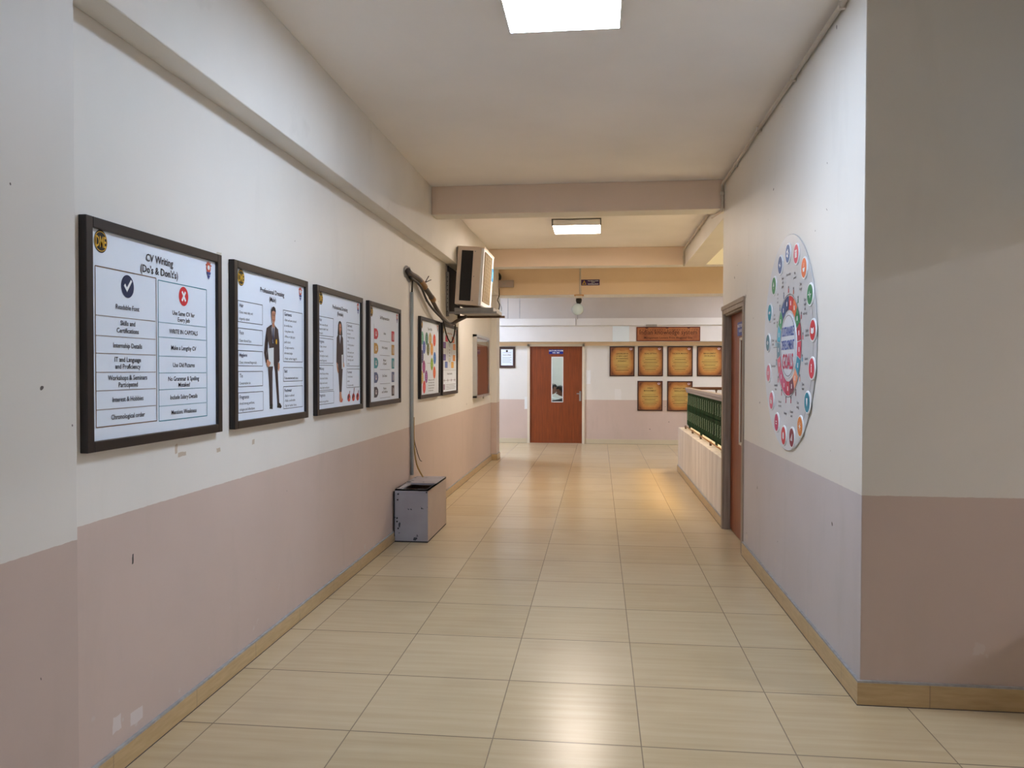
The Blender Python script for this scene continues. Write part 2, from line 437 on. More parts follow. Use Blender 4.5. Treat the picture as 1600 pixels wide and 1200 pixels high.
# ------------------------------------------------------------------ doors
def glass_mat(name='clear_glass', rough=.02):
    m = bpy.data.materials.new(name); m.use_nodes = True; nt = m.node_tree; n = nt.nodes
    out = n['Material Output']; n.remove(n['Principled BSDF'])
    tr = n.new('ShaderNodeBsdfTransparent'); tr.inputs[0].default_value = (.92, .96, .95, 1)
    gl = n.new('ShaderNodeBsdfGlossy'); gl.inputs['Roughness'].default_value = rough
    fr = n.new('ShaderNodeFresnel'); fr.inputs[0].default_value = 1.5
    mx = n.new('ShaderNodeMixShader')
    nt.links.new(fr.outputs[0], mx.inputs[0]); nt.links.new(tr.outputs[0], mx.inputs[1]); nt.links.new(gl.outputs[0], mx.inputs[2])
    nt.links.new(mx.outputs[0], out.inputs[0]); return m
M_GLASS = glass_mat()
BLUE = ink(28, 44, 140); WHITE = ink(240, 244, 248)
d = bpy.data.objects.new('door_1', None); C.objects.link(d); d.location = (-.875, YF, 0); d['kind'] = 'structure'
d['label'] = 'brown wooden classroom door with a narrow glass pane at the corridor end'
B = MB()
B.box((-.585, -.03, 0), (-.535, .14, 2.03), M_JAMBF).box((.535, -.03, 0), (.585, .14, 2.03), M_JAMBF).box((-.585, -.03, 1.985), (.585, .14, 2.035), M_JAMBF)
B.build('door_frame', d)
B = MB()
B.box((-.535, .02, .005), (-.09, .055, 1.985), M_DOOR).box((.145, .02, .005), (.535, .055, 1.985), M_DOOR)
B.box((-.09, .02, .005), (.145, .055, .845), M_DOOR).box((-.09, .02, 1.77), (.145, .055, 1.985), M_DOOR)
leaf = B.build('door_leaf', d)
B = MB().frame(0, 0, 0, 0, 0, M_WHITEM)
for a, b in (((-.095, .012, .84), (-.078, .02, 1.775)), ((.133, .012, .84), (.15, .02, 1.775)), ((-.095, .012, .84), (.15, .02, .857)), ((-.095, .012, 1.758), (.15, .02, 1.775))): B.box(a, b, M_WHITEM)
B.build('pane_beading', leaf)
MB().box((-.09, .034, .845), (.145, .040, 1.77), M_GLASS).build('glass_pane', leaf)
B = MB().box((-.145, .012, 1.83), (.145, .02, 1.925), BLUE)
B.text('LECTURE ROOM', 0, 1.884, .028, WHITE, k=1, y0=.0115, bold=.02).text('NO. 404', 0, 1.842, .028, WHITE, k=1, y0=.0115, bold=.02)
B.build('name_plate', leaf)
B = MB().box((.475, .006, .87), (.515, .02, 1.07), M_STEEL, .004).cyl((.495, .01, 1.02), (.495, -.045, 1.02), .011, M_STEEL)
B.box((.425, -.055, 1.01), (.507, -.037, 1.032), M_STEEL, .005)
B.cyl((.495, .006, .92), (.495, -.004, .92), .014, M_STEEL)
B.build('lever_handle', leaf)

# right door, faces the corridor (-x); local x runs towards the camera
d = bpy.data.objects.new('door_2', None); C.objects.link(d); d.location = (XR, 7.065, 0); d.rotation_euler = (0, 0, -PI / 2); d['kind'] = 'structure'
d['label'] = 'brown door in a weathered grey frame on the right wall'
B = MB()
for sx in (-1, 1):
    B.box((min(sx * .49, sx * .555), -.012, 0), (max(sx * .49, sx * .555), .12, 2.09), M_JAMB, .004)
    B.box((min(sx * .475, sx * .49), .01, 0), (max(sx * .475, sx * .49), .045, 2.03), M_JAMB)
B.box((-.56, -.012, 2.03), (.56, .12, 2.095), M_JAMB, .004).box((-.49, .01, 2.015), (.49, .045, 2.03), M_JAMB)
B.box((-.575, -.018, 2.07), (.575, -.005, 2.105), M_JAMB)
B.build('door_frame', d)
B = MB()
B.box((-.49, .065, .01), (.0, .10, 2.02), M_DOOR).box((.16, .065, .01), (.49, .10, 2.02), M_DOOR)
B.box((.0, .065, .01), (.16, .10, .86), M_DOOR).box((.0, .065, 1.78), (.16, .10, 2.02), M_DOOR)
leaf = B.build('door_leaf', d)
B = MB()
for a, b in (((-.01, .055, .85), (.012, .066, 1.79)), ((.148, .055, .85), (.17, .066, 1.79)), ((-.01, .055, .85), (.17, .066, .872)), ((-.01, .055, 1.768), (.17, .066, 1.79))): B.box(a, b, M_JAMBF)
B.build('pane_beading', leaf)
MB().box((.0, .08, .86), (.16, .086, 1.78), M_GLASS).build('glass_pane', leaf)
B = MB().box((-.12, .057, 1.81), (.17, .064, 1.93), BLUE)
B.text('FACULTY ROOM', .025, 1.885, .026, WHITE, k=1, y0=.0565, bold=.02).text('NO. 403', .025, 1.84, .026, WHITE, k=1, y0=.0565, bold=.02)
B.build('name_plate', leaf)
# the dark room behind it
struct(MB().box((XR + .2, 6.2, 0), (XR + .25, 7.5, 2.6), M_CREAM), 'wall_behind_door')

# ------------------------------------------------------------------ lamps
def lamp(x, y, z, kind, label, s=.59, h=.05, group=None, zc=ZC):
    t = thing('ceiling_light', label, 'ceiling light', (x, y, z))
    a = s / 2
    B = MB()
    for x0, y0, x1, y1 in ((-a, -a, a, -a + .012), (-a, a - .012, a, a), (-a, -a, -a + .012, a), (a - .012, -a, a, a)): B.box((x0, y0, 0), (x1, y1, zc - z), M_WHITEM)
    B.box((-a, -a, zc - z - .01), (a, a, zc - z), M_WHITEM)
    B.build('housing', t)
    MB().box((-a + .012, -a + .012, .001), (a - .012, a - .012, .012), lampmat(kind)).build('diffuser', t)
    return t
lamp(-.185, 3.83, 3.275, 'near', 'square white LED panel on the ceiling nearest the camera, lit')
lamp(-.275, 9.70, 3.235, 'mid', 'square white LED panel on the ceiling between the first and second beams')
lamp(-.2, -1.8, 3.275, 'back', 'square LED panel on the ceiling behind the camera')
lamp(6.55, 1.6, 3.275, 'side', 'square LED panel in the side passage to the right of the camera')
lamp(-3.1, 14.2, 3.275, 'cross', 'square LED panel in the cross corridor left of the classroom door')
lamp(3.4, 14.0, 3.275, 'cross_far', 'square LED panel in the cross corridor beyond the light well')
lamp(-.9, 18.2, 3.275, 'room', 'square LED panel inside the classroom')

# ------------------------------------------------------------------ framed posters on the left wall
INK = ink(38, 42, 58); INKL = ink(84, 90, 108); NAVY = ink(36, 50, 84); GOLD = ink(214, 168, 50); BLACK = ink(26, 26, 28)
TEAL = ink(40, 130, 150); BROWN = ink(110, 78, 52); RED = ink(214, 44, 52); SKIN = ink(196, 138, 108); SUIT = ink(58, 46, 48)
SUITL = ink(78, 64, 64); HAIR = ink(34, 26, 26); SHIRT = ink(196, 206, 224); PAPER = ink(222, 228, 230); CRESTR = ink(196, 84, 60); CRESTB = ink(60, 70, 130)
PW, PZ0, PZ1 = .975, 1.212, 2.038
def poster(y0, label, draw, W=PW):
    # origin at the lower left corner on the wall; local x runs along +Y, local -y points into the corridor
    t = thing('framed_poster', label, 'framed poster', (XL, y0, PZ0), PI / 2, 'dark framed posters along the left wall')
    H = PZ1 - PZ0; F = .038
    B = MB()
    B.box((0, -.03, 0), (F, 0, H), M_FRAME, .003).box((W - F, -.03, 0), (W, 0, H), M_FRAME, .003)
    B.box((F, -.03, 0), (W - F, 0, F), M_FRAME, .003).box((F, -.03, H - F), (W - F, 0, H), M_FRAME, .003)
    B.build('frame', t)
    B = MB().box((F - .004, -.016, F - .004), (W - F + .004, -.004, H - F + .004), M_SHEET)
    draw(B)
    B.build('poster_sheet', t)
    B = MB().disc(.098, .748, .037, BLACK, 2, rz=.041, y0=-.016).ring(.098, .748, .033, .036, GOLD, k=3, y0=-.016)
    B.text('DME', .098, .728, .040, GOLD, y0=-.016, k=4, maxw=.058, bold=.02, stretch=.8)
    B.build('round_badge', t)
    B = MB().disc(.872, .752, .020, CRESTR, 2, rz=.021, y0=-.016).ring(.872, .752, .021, .026, CRESTR, .5, 2.7, k=2, y0=-.016)
    B.disc(.872, .755, .011, PAPER, 3, y0=-.016).poly([(.852, .735), (.892, .735), (.886, .722), (.858, .722)], CRESTB, 3, y0=-.016)
    B.poly([(.858, .719), (.886, .719), (.872, .700)], CRESTB, 3, y0=-.016)
    for i in range(5): B.disc(.872 + .026 * math.cos(.4 + i * .58), .755 + .026 * math.sin(.4 + i * .58), .0035, CRESTR, 3, 8, y0=-.016)
    B.build('crest', t)
    return t
Y0 = -.016
def T(B, s, x, z, h, m=INK, al='C', mw=None, b=.012): B.text(s, x, z, h, m, al, y0=Y0, maxw=mw, bold=b)
def dots(B, x0, x1, z, m):
    n = int((x1 - x0) / .0085)
    for i in range(n): B.rect(x0 + i * .0085, z - .0017, x0 + i * .0085 + .005, z + .0017, m, 2, Y0)
def p1(B):
    T(B, 'CV Writing', .475, .718, .030, b=.016); T(B, "(Do's & Don't's)", .475, .672, .030, b=.016)
    B.frame(.065, .085, .447, .658, .0035, BROWN, y0=Y0); B.frame(.462, .082, .852, .652, .0035, TEAL, y0=Y0)
    L = [(.484, .658), (.412, .484), (.349, .412), (.281, .349), (.215, .281), (.147, .215)]
    for z, _ in L: dots(B, .068, .445, z, BROWN)
    for z in (.483, .423, .346, .277, .209, .142): dots(B, .465, .850, z, TEAL)
    B.disc(.256, .604, .040, NAVY, 2, y0=Y0, rz=.043)
    B.poly([(.232, .605), (.240, .614), (.251, .600), (.251, .584)], WHITE, 3, Y0).poly([(.251, .600), (.277, .632), (.284, .625), (.251, .582)], WHITE, 3, Y0)
    B.disc(.656, .604, .038, RED, 2, y0=Y0, rz=.041); B.line(.642, .584, .670, .624, .011, WHITE, 3, Y0).line(.642, .624, .670, .584, .011, WHITE, 4, Y0)
    h = .0185
    T(B, 'Readable Font', .256, .515, h); T(B, 'Skills and', .256, .456, h); T(B, 'Certifications', .256, .428, h)
    T(B, 'Internship Details', .256, .372, h); T(B, 'IT and Language', .256, .320, h); T(B, 'and Proficiency', .256, .294, h)
    T(B, 'Workshops & Seminars', .256, .252, h); T(B, 'Participated', .256, .226, h); T(B, 'Interest & Hobbies', .256, .172, h)
    T(B, 'Chronological order', .256, .108, h)
    T(B, 'Use Same CV for', .656, .520, h); T(B, 'Every Job', .656, .494, h); T(B, 'WRITE IN CAPITALS', .656, .442, h)
    T(B, 'Make a Lengthy CV', .656, .374, h); T(B, 'Use Old Pictures', .656, .302, h); T(B, 'No Grammar & Spelling', .656, .244, h)
    T(B, 'Mistakes!', .656, .218, h); T(B, 'Include Salary Details', .656, .167, h); T(B, 'Mention: Weakness', .656, .104, h)
def boxes(B, items):
    for x0, z0, x1, z1, head, lines in items:
        B.frame(x0, z0, x1, z1, .003, INK, y0=Y0)
        T(B, head, x0 + .015, z1 - .030, .019, NAVY, 'L')
        n = len(lines); av = (z1 - .030 - z0 - .010) / max(n, 1); h = min(.0135, av * .62)
        for i, s in enumerate(lines): T(B, s, x0 + .012, z1 - .034 - av * (i + .85), h, INK, 'L', x1 - x0 - .022, .004)
def man(B):
    f = lambda z: .076 + (z - .076) * .912
    q = lambda p, m, k: B.poly([(x, f(z)) for x, z in p], m, k, Y0)
    q([(.405, .395), (.547, .395), (.540, .300), (.560, .110), (.572, .100), (.535, .095), (.503, .300), (.483, .355), (.470, .300), (.470, .095), (.432, .095), (.428, .200)], SUIT, 2)
    q([(.430, .080), (.468, .076), (.470, .105), (.437, .108)], BLACK, 3); q([(.530, .082), (.580, .076), (.592, .086), (.568, .108), (.534, .108)], BLACK, 3)
    # jacket with both sleeves
    q([(.450, .578), (.500, .578), (.545, .556), (.562, .480), (.566, .370), (.548, .345), (.543, .360), (.405, .360), (.400, .380), (.395, .556)], SUIT, 3)
    q([(.395, .556), (.372, .470), (.362, .410), (.385, .350), (.403, .358), (.392, .410), (.412, .470)], SUIT, 3)
    q([(.412, .480), (.404, .430), (.412, .400), (.428, .400), (.424, .450)], SHIRT, 4)
    q([(.455, .580), (.497, .580), (.500, .555), (.480, .470), (.470, .470), (.450, .555)], SHIRT, 5); q([(.472, .566), (.484, .566), (.486, .480), (.478, .468), (.470, .480)], NAVY, 6)
    q([(.450, .575), (.456, .580), (.476, .474), (.462, .500)], SUITL, 7); q([(.503, .575), (.497, .580), (.480, .474), (.494, .500)], SUITL, 7)
    B.disc(.518, f(.480), .010, GOLD, 6, 14, Y0, .014)
    q([(.402, .436), (.480, .444), (.480, .332), (.418, .330)], PAPER, 7)
    q([(.386, .368), (.402, .372), (.420, .362), (.438, .356), (.436, .346), (.418, .330), (.400, .326), (.388, .345)], SKIN, 8)
    q([(.540, .352), (.560, .352), (.562, .325), (.550, .300), (.538, .316)], SKIN, 5)
    q([(.462, .590), (.490, .590), (.492, .570), (.478, .560), (.462, .570)], SKIN, 8)
    q([(.452, .650), (.456, .610), (.466, .594), (.478, .588), (.490, .594), (.499, .610), (.502, .650), (.494, .668), (.460, .668)], SKIN, 9)
    q([(.450, .640), (.448, .665), (.458, .682), (.478, .690), (.498, .682), (.506, .664), (.503, .640), (.498, .658), (.478, .664), (.456, .658)], HAIR, 10)
    for x in (.467, .487): B.rect(x - .005, f(.634), x + .005, f(.638), HAIR, 11, Y0); B.rect(x - .006, f(.643), x + .006, f(.6455), HAIR, 11, Y0)
    B.line(.478, f(.636), .480, f(.620), .0025, ink(150, 98, 76), 11, Y0); B.line(.468, f(.608), .488, f(.608), .004, ink(150, 70, 66), 11, Y0)
def p2(B):
    T(B, 'Professional Dressing', .475, .700, .026); T(B, '(Male)', .475, .660, .026)
    boxes(B, [(.062, .528, .345, .632, 'Hair', ['Clean, neat, tidy and', 'elegantly styled']), (.062, .418, .345, .497, 'Face', ['Clean shaved face']),
              (.062, .310, .345, .386, 'Hygiene', ['Clean, trimmed fingernails']), (.062, .206, .345, .282, 'Tie', ['Conservative tie']),
              (.062, .076, .350, .176, 'Fragrance', ['Avoid strong perfume,', 'cologne and aftershave']),
              (.618, .337, .905, .627, 'Garments', ['- Shirt and pants should', '  be wrinkle-free', '- Long sleeve shirt', '- White or light grey', '  (solid color)', '- Crisply ironed to', '  eliminate bulges', '- Prefer neither baggy fit']),
              (.618, .225, .905, .304, 'Belt', ['To be matched with shoes']), (.618, .070, .905, .195, 'Footwear', ['- Black or oxblood', '- Polish, comfortable', '- Opt for leather shoes'])])
    man(B)
def p3(B):
    T(B, 'Professional Dressing', .475, .700, .026); T(B, '(Female)', .475, .660, .026)
    boxes(B, [(.055, .510, .335, .632, 'Hair', ['Clean, neat, tidy and', 'elegantly styled / tied', 'properly']), (.055, .334, .330, .494, 'Hygiene', ['- Clean, trimmed', '  fingernails', '- No bright or overly', '  painted fingernails']),
              (.055, .158, .330, .320, 'Makeup', ['- Avoid heavy makeup', '- Use natural shades', '- Kajal can be worn', '- Avoid dark red lipstick']), (.055, .068, .340, .148, 'Fragrance', ['Avoid strong perfume']),
              (.610, .318, .905, .625, 'Garments', ['- Formal or ethnic', '  suits only', '- Straight cut trousers', '  only', '- No flashy prints or', '  ruffles', '- Shirt should cover', '  hips with no gaps', '- Prefer light, solid', '  colors']),
              (.610, .164, .905, .296, 'Footwear', ['- Formal shoes /', '  pumps', '- No open sandals'])])
    f = lambda z: .066 + (z - .066) * .925
    q = lambda p, m, k: B.poly([(x, f(z)) for x, z in p], m, k, Y0)
    q([(.425, .360), (.530, .360), (.500, .140), (.455, .140)], SUIT, 2)
    q([(.455, .145), (.492, .145), (.500, .110), (.520, .080), (.505, .066), (.468, .068), (.455, .078)], SKIN, 3)
    q([(.470, .068), (.506, .066), (.522, .084), (.512, .096), (.494, .082)], ink(190, 80, 70), 4)
    q([(.400, .545), (.425, .568), (.505, .568), (.530, .545), (.545, .360), (.520, .352), (.420, .352), (.392, .360)], SUIT, 3)
    q([(.392, .362), (.410, .362), (.436, .300), (.424, .280), (.405, .310)], SKIN, 4); q([(.530, .362), (.548, .362), (.556, .335), (.540, .325), (.528, .340)], SKIN, 4)
    q([(.496, .420), (.528, .424), (.530, .318), (.500, .314)], PAPER, 5)
    q([(.450, .566), (.484, .566), (.466, .500)], SHIRT, 5)
    q([(.428, .640), (.440, .662), (.466, .672), (.492, .662), (.504, .640), (.516, .570), (.500, .560), (.432, .560), (.418, .572)], HAIR, 4)
    q([(.445, .640), (.466, .655), (.487, .640), (.489, .606), (.476, .588), (.474, .572), (.458, .572), (.456, .588), (.443, .606)], SKIN, 6)
    for x in (.457, .475): B.rect(x - .005, f(.622), x + .005, f(.626), HAIR, 7, Y0)
    B.line(.458, f(.600), .474, f(.600), .004, ink(170, 60, 60), 7, Y0)
    for i, x in enumerate((.66, .762, .862)):
        B.disc(x, .092, .033, ink(205, 60, 44), 2, 20, Y0, .028); B.disc(x - .012, .096, .014, ink(60, 30, 44), 3, 12, Y0)
        B.line(x, .10, x + .018, .14 + .02 * (i == 1), .012, ink(120, 40, 50), 3, Y0); B.disc(x + .012, .086, .009, ink(240, 140, 120), 3, 10, Y0)
def p4(B):
    T(B, 'Self Representation', .475, .705, .026)
    cols = [ink(206, 56, 70), ink(196, 150, 72), ink(64, 150, 160), ink(86, 100, 140), ink(70, 62, 74)]
    words = [['Attire'], ['Body Language'], ['Manner', 'of Speech'], ['Eye Contact'], ['Posture', 'and Confidence']]
    for i, c in enumerate(cols):
        zc = .578 - i * .1165
        B.line(.168, zc + .030, .168, zc + .078, .003, INK, 2, Y0)
        B.poly([(.165, zc - .042), (.240, zc - .042), (.276, zc - .022), (.284, zc), (.276, zc + .022), (.240, zc + .042), (.165, zc + .042)], c, 2, Y0)
        B.disc(.222, zc, .020, ink(226, 220, 222), 3, 20, Y0); B.disc(.222, zc + .004, .010, c, 4, 16, Y0)
        B.rect(.690, zc - .044, .778, zc + .044, c, 2, Y0); B.line(.728, zc - .032, .728, zc + .030, .007, ink(220, 210, 214), 3, Y0); B.rect(.744, zc - .03, .760, zc + .02, ink(210, 200, 204), 3, Y0)
        for k, s in enumerate(words[i]): T(B, s, .475, zc + .004 - .028 * k + .012 * (len(words[i]) - 1), .020)
        B.line(.330, zc - .052, .640, zc - .052, .0025, INKL, 2, Y0)
PAL = dict(g=(96, 170, 150), dg=(70, 130, 120), k=(200, 176, 120), r=(226, 90, 70), b=(84, 104, 180), o=(236, 170, 84), ol=(106, 112, 70), bl=(52, 120, 200), li=(140, 180, 70), nv=(84, 88, 130), mg=(160, 70, 140), gd=(206, 180, 110), rd=(222, 80, 84), or_=(228, 110, 70), pr=(150, 84, 160))
def p5(B):
    T(B, 'Types of Skills', .475, .705, .026)
    cs = [(.115, .612, 'g'), (.320, .612, 'dg'), (.490, .616, 'k'), (.700, .610, 'r'), (.200, .520, 'b'), (.385, .505, 'ol'), (.570, .510, 'o'), (.110, .425, 'nv'), (.716, .418, 'bl'),
          (.572, .352, 'li'), (.190, .320, 'mg'), (.100, .215, 'gd'), (.300, .220, 'pr'), (.205, .115, 'rd'), (.700, .262, 'or_')]
    for x, z, c in cs:
        B.disc(x, z, .066, ink(*PAL[c]), 2, 28, Y0); B.ring(x, z, .056, .060, ink(*[min(255, v + 40) for v in PAL[c]]), k=3, n=24, y0=Y0)
        for k in range(3): B.line(x - .030, z + .018 - .018 * k, x + .030, z + .018 - .018 * k, .005, ink(*[min(255, v + 60) for v in PAL[c]]), 3, Y0)
    for a, b in (((.20, .52), (.32, .612)), ((.385, .505), (.49, .616)), ((.57, .51), (.7, .61)), ((.57, .35), (.70, .418)), ((.19, .32), (.3, .22))): B.line(*a, *b, .003, INKL, 1, Y0)
    B.line(.35, .36, .52, .36, .0025, INKL, 2, Y0)
    for k, s in enumerate(('Skills help a person to work well with', 'others and to adapt to every change', 'Practise them daily and keep learning', 'Set clear goals and review progress', 'Ask for feedback and improve')): T(B, s, .40, .178 - .028 * k, .014, INKL, 'L', .50)
def p6(B):
    T(B, 'Seven Steps of Planning', .475, .712, .024, ink(170, 90, 70), b=.016)
    sq = [(.300, .656, (214, 60, 96)), (.695, .655, (236, 120, 80)), (.170, .575, (110, 80, 160)), (.775, .570, (240, 150, 100)), (.165, .435, (106, 96, 176)), (.760, .435, (244, 160, 90)), (.270, .350, (90, 120, 196)), (.655, .350, (240, 180, 90))]
    for x, z, c in sq:
        B.rect(x - .078, z - .036, x + .078, z + .036, ink(*c), 2, Y0)
        for k in range(3): B.line(x - .055, z + .018 - .018 * k, x + .055, z + .018 - .018 * k, .005, ink(*[min(255, v + 60) for v in c]), 3, Y0)
    B.ring(.470, .505, .118, .122, INKL, k=2, y0=Y0); B.disc(.470, .600, .045, ink(200, 214, 232), 3, 20, Y0); B.disc(.470, .408, .03, ink(214, 224, 200), 3, 20, Y0)
    for k, s in enumerate(('Career', 'Plan', 'for Life')): T(B, s, .470, .520 - .036 * k, .020, NAVY)
    B.line(.10, .288, .87, .288, .002, INKL, 2, Y0); T(B, 'Professional Growth Path', .475, .235, .022, NAVY, b=.016)
    B.line(.10, .168, .87, .168, .003, INKL, 2, Y0)
    for i in range(4):
        x = .15 + .215 * i; B.disc(x, .168, .016, ink(120, 90, 130), 3, 16, Y0); B.line(x, .14, x, .20, .003, INKL, 2, Y0)
    B.rect(.10, .06, .20, .125, ink(150, 130, 160), 2, Y0)
    for k in range(4): B.line(.25, .118 - .018 * k, .86 - .05 * (k % 2), .118 - .018 * k, .004, INKL, 2, Y0)
poster(2.517, 'black framed CV Writing poster with do and don\'t columns, nearest the camera', p1)
poster(3.616, 'framed Professional Dressing poster showing a man in a dark suit', p2, .968)
poster(4.735, 'framed Professional Dressing poster showing a woman in a dark suit and red shoes', p3, .960)
poster(5.855, 'framed poster with five rows of coloured tabs down both sides', p4, .972)
poster(7.600, 'framed poster covered with many coloured circles, right of the white conduit', p5, .968)
poster(8.690, 'framed poster with coloured squares around an oval, below the air conditioner', p6, .960)

# ------------------------------------------------------------------ glazed notice board
t = thing('notice_board', 'glass-fronted notice board in a thin aluminium frame near the end of the left wall', 'notice board', (XL, 10.98, 1.10), PI / 2)
W, H = 1.32, .91
B = MB()
for a, b in (((0, -.06, 0), (.035, 0, H)), ((W - .035, -.06, 0), (W, 0, H)), ((0, -.06, 0), (W, 0, .035)), ((0, -.06, H - .035), (W, 0, H))): B.box(a, b, M_STEEL, .003)
B.build('frame', t)
B = MB().box((.03, -.02, .03), (W - .03, 0, H - .03), mat('maroon_felt', srgb(176, 134, 122), .9, noise=.1, scale=60))
B.rect(.06, .78, W - .06, .86, PAPER, 2, -.021)
B.build('backing', t)
g = mat('board_glass', (.02, .02, .02), .03, spec=.5)
gm = bpy.data.materials.new('notice_glass'); gm.use_nodes = True; M_NG = gm
nt = gm.node_tree; n = nt.nodes; n.remove(n['Principled BSDF'])
tr = n.new('ShaderNodeBsdfTransparent'); gl = n.new('ShaderNodeBsdfGlossy'); gl.inputs['Roughness'].default_value = .02
fr = n.new('ShaderNodeFresnel'); fr.inputs[0].default_value = 1.3; mx = n.new('ShaderNodeMixShader')
nt.links.new(fr.outputs[0], mx.inputs[0]); nt.links.new(tr.outputs[0], mx.inputs[1]); nt.links.new(gl.outputs[0], mx.inputs[2]); nt.links.new(mx.outputs[0], n['Material Output'].inputs[0])
MB().add([(.035, -.05, .035), (W - .035, -.05, .035), (W - .035, -.05, H - .035), (.035, -.05, H - .035)], [(0, 1, 2, 3)], M_NG).build('glass_pane', t)
MB().box((.64, -.065, -.03), (.68, -.05, .03), M_STEEL, .002).build('latch', t)

# ------------------------------------------------------------------ outdoor unit on its bracket
t = thing('air_conditioner', 'boxy white air conditioner unit on a wall bracket high on the left wall', 'air conditioner', (-1.362, 8.97, 2.250), 0)
t.rotation_euler = (0, math.radians(3.6), 0)
M_ACS = mat('ivory_casing', srgb(226, 210, 194), .5, noise=.08, scale=5); M_ACW = mat('white_front_casing', (.95, .97, 1.0), .35, noise=.02)
M_MESH = mat('beige_mesh', srgb(168, 152, 126), .7, noise=.12, scale=60)
AW, AL, AH = .312, .82, .672       # depth, length, height
B = MB()
B.box((-AW, 0, 0), (-.03, AL, AH), M_ACS, .008).box((-AW - .006, -.006, AH - .015), (.004, AL + .006, AH + .004), M_ACS, .004)
for z in (.05, .33, .62): B.cyl((-.105, .001, z), (-.105, -.006, z), .006, M_GALV)
B.build('casing', t)
B = MB().box((-.262, -.004, .045), (-.128, .01, AH - .045), M_DARK)
for i in range(40): B.box((-.262, -.007, .05 + i * .0145), (-.128, -.003, .054 + i * .0145), M_DARK)
B.build('side_grille', t)
B = MB().box((-.035, -.003, .0), (.0, AL + .003, AH), M_ACW, .008); B.build('front_panel', t)
B = MB().box((-.002, .05, .05), (.006, .60, AH - .05), M_MESH)
for i in range(14): B.box((.004, .05, .06 + i * .043), (.011, .62, .066 + i * .043), M_MESH)
for i in range(8): B.box((.004, .06 + i * .077, .05), (.011, .066 + i * .077, AH - .05), M_MESH)
B.build('fan_grille', t)
MB().box((-.001, .70, .36), (.003, .84, .52), ink(60, 150, 210)).box((.002, .72, .40), (.004, .82, .48), ink(120, 190, 230)).build('blue_sticker', t)
t = thing('wall_bracket', 'grey metal wall bracket with a shelf under the air conditioner unit', 'bracket', (XL, 9.05, 2.13))
B = MB().box((.10, -.02, .055), (.56, .80, .10), M_GALV, .004); B.build('shelf', t)
MB().box((.001, .05, .06), (.012, .74, .60), M_DARK).build('gap_shadow', t)  # dark sheet standing in for the shadowed gap behind the unit
for y in (-.02, .72):
    B = MB().box((.0, y, .03), (.60, y + .05, .055), M_GALV if y < 0 else M_RUST).box((.0, y, .0), (.006, y + .05, .50), M_GALV).box((.0, y, .0), (.035, y + .006, .52), M_GALV)
    for i in range(9): B.cyl((.018, y - .001, .06 + i * .05), (.018, y - .003, .06 + i * .05), .006, M_DARK, 8)
    B.tube([(.02, y + .025, .05), (.14, y + .025, .05)], .01, M_RUST, sub=1)
    B.build('bracket_arm', t)
# cables from the hole in the wall to the unit
t = thing('cable_bundle', 'taped bundle of cables sagging from a hole in the left wall to the air conditioner', 'cables', (XL, 7.2, 2.40))
M_TAPE = mat('old_tape', srgb(150, 112, 70), .7, noise=.3, scale=30); M_CABLE = mat('grey_cable', srgb(84, 74, 70), .6, noise=.2, scale=20)
B = MB()
B.tube([(.028, -.12, .02), (.032, -.02, .0), (.05, .22, -.02), (.06, .5, -.09), (.07, .80, -.17)], .026, M_CABLE, 10).build('insulated_pipe', t)
MB().tube([(.045, .26, -.026), (.055, .36, -.05), (.06, .44, -.075)], .032, M_TAPE, 10).build('tape_wrap', t)
MB().tube([(.065, .72, -.148), (.07, .80, -.17)], .031, M_TAPE, 10).build('tape_wrap', t)
B = MB()
B.tube([(.06, .75, -.16), (.07, 1.0, -.26), (.08, 1.3, -.34), (.09, 1.65, -.375), (.12, 1.9, -.32), (.2, 2.05, -.26)], .022, M_CABLE, 8)
B.tube([(.03, -.05, -.03), (.05, .3, -.08), (.05, .6, -.2), (.07, 1.0, -.30), (.10, 1.5, -.37), (.10, 1.95, -.33)], .012, M_DARK, 6)
B.tube([(.07, 1.30, -.34), (.08, 1.45, -.50), (.09, 1.65, -.585), (.09, 1.85, -.50), (.09, 1.95, -.36)], .008, M_DARK, 6)
B.build('loose_cable', t)
for a, b in (((.05, .42, -.04), (.10, .55, .01)), ((.05, .45, -.05), (.11, .40, .03)), ((.05, .52, -.15), (.06, .50, -.21))): MB().tube([a, b], .005, M_DARK, 5, 1).build('cable_tie', t)
# the hole itself
B = MB()
rr = random.Random(3)
pts = [(.001 + .0005, math.cos(a) * (.13 + rr.uniform(-.02, .02)), math.sin(a) * (.055 + rr.uniform(-.01, .012))) for a in [2 * PI * i / 18 for i in range(18)]]
B.add(pts, [list(range(18))], M_GREY).add([(p[0] + .001, p[1] * 1.3, p[2] * 1.3) for p in pts] + [(p[0] + .002, p[1], p[2]) for p in pts], [(i, (i + 1) % 18, 18 + (i + 1) % 18, 18 + i) for i in range(18)], M_GROUT)
tag(B.build('wall_hole', None, (XL, 7.18, 2.405)), 'rough hole broken in the plaster where the cables leave the left wall', 'hole')
# white conduit down to the box
t = thing('conduit_pipe', 'thin grey-white conduit running straight down the left wall to the metal box', 'pipe', (XL, 7.28, .50))
M_COND = mat('white_conduit', srgb(176, 180, 178), .4, noise=.06)
MB().tube([(.018, 0, 0), (.018, 0, 1.74)], .016, M_COND, 10, 1).build('pipe', t)
MB().tube([(.018, 0, 1.72), (.02, .0, 1.80), (.03, -.03, 1.86)], .009, M_DARK, 6).build('cable_end', t)
MB().tube([(.03, .02, .55), (.03, .03, .30), (.05, .05, .10), (.10, .10, -.03)], .008, mat('ochre_wire', srgb(186, 150, 92), .5, noise=.1), 6).build('wire', t)
MB().tube([(.02, .03, .42), (.02, .12, .28), (.02, .30, .12), (.03, .36, .09)], .004, M_CABLE, 5).build('wire', t)
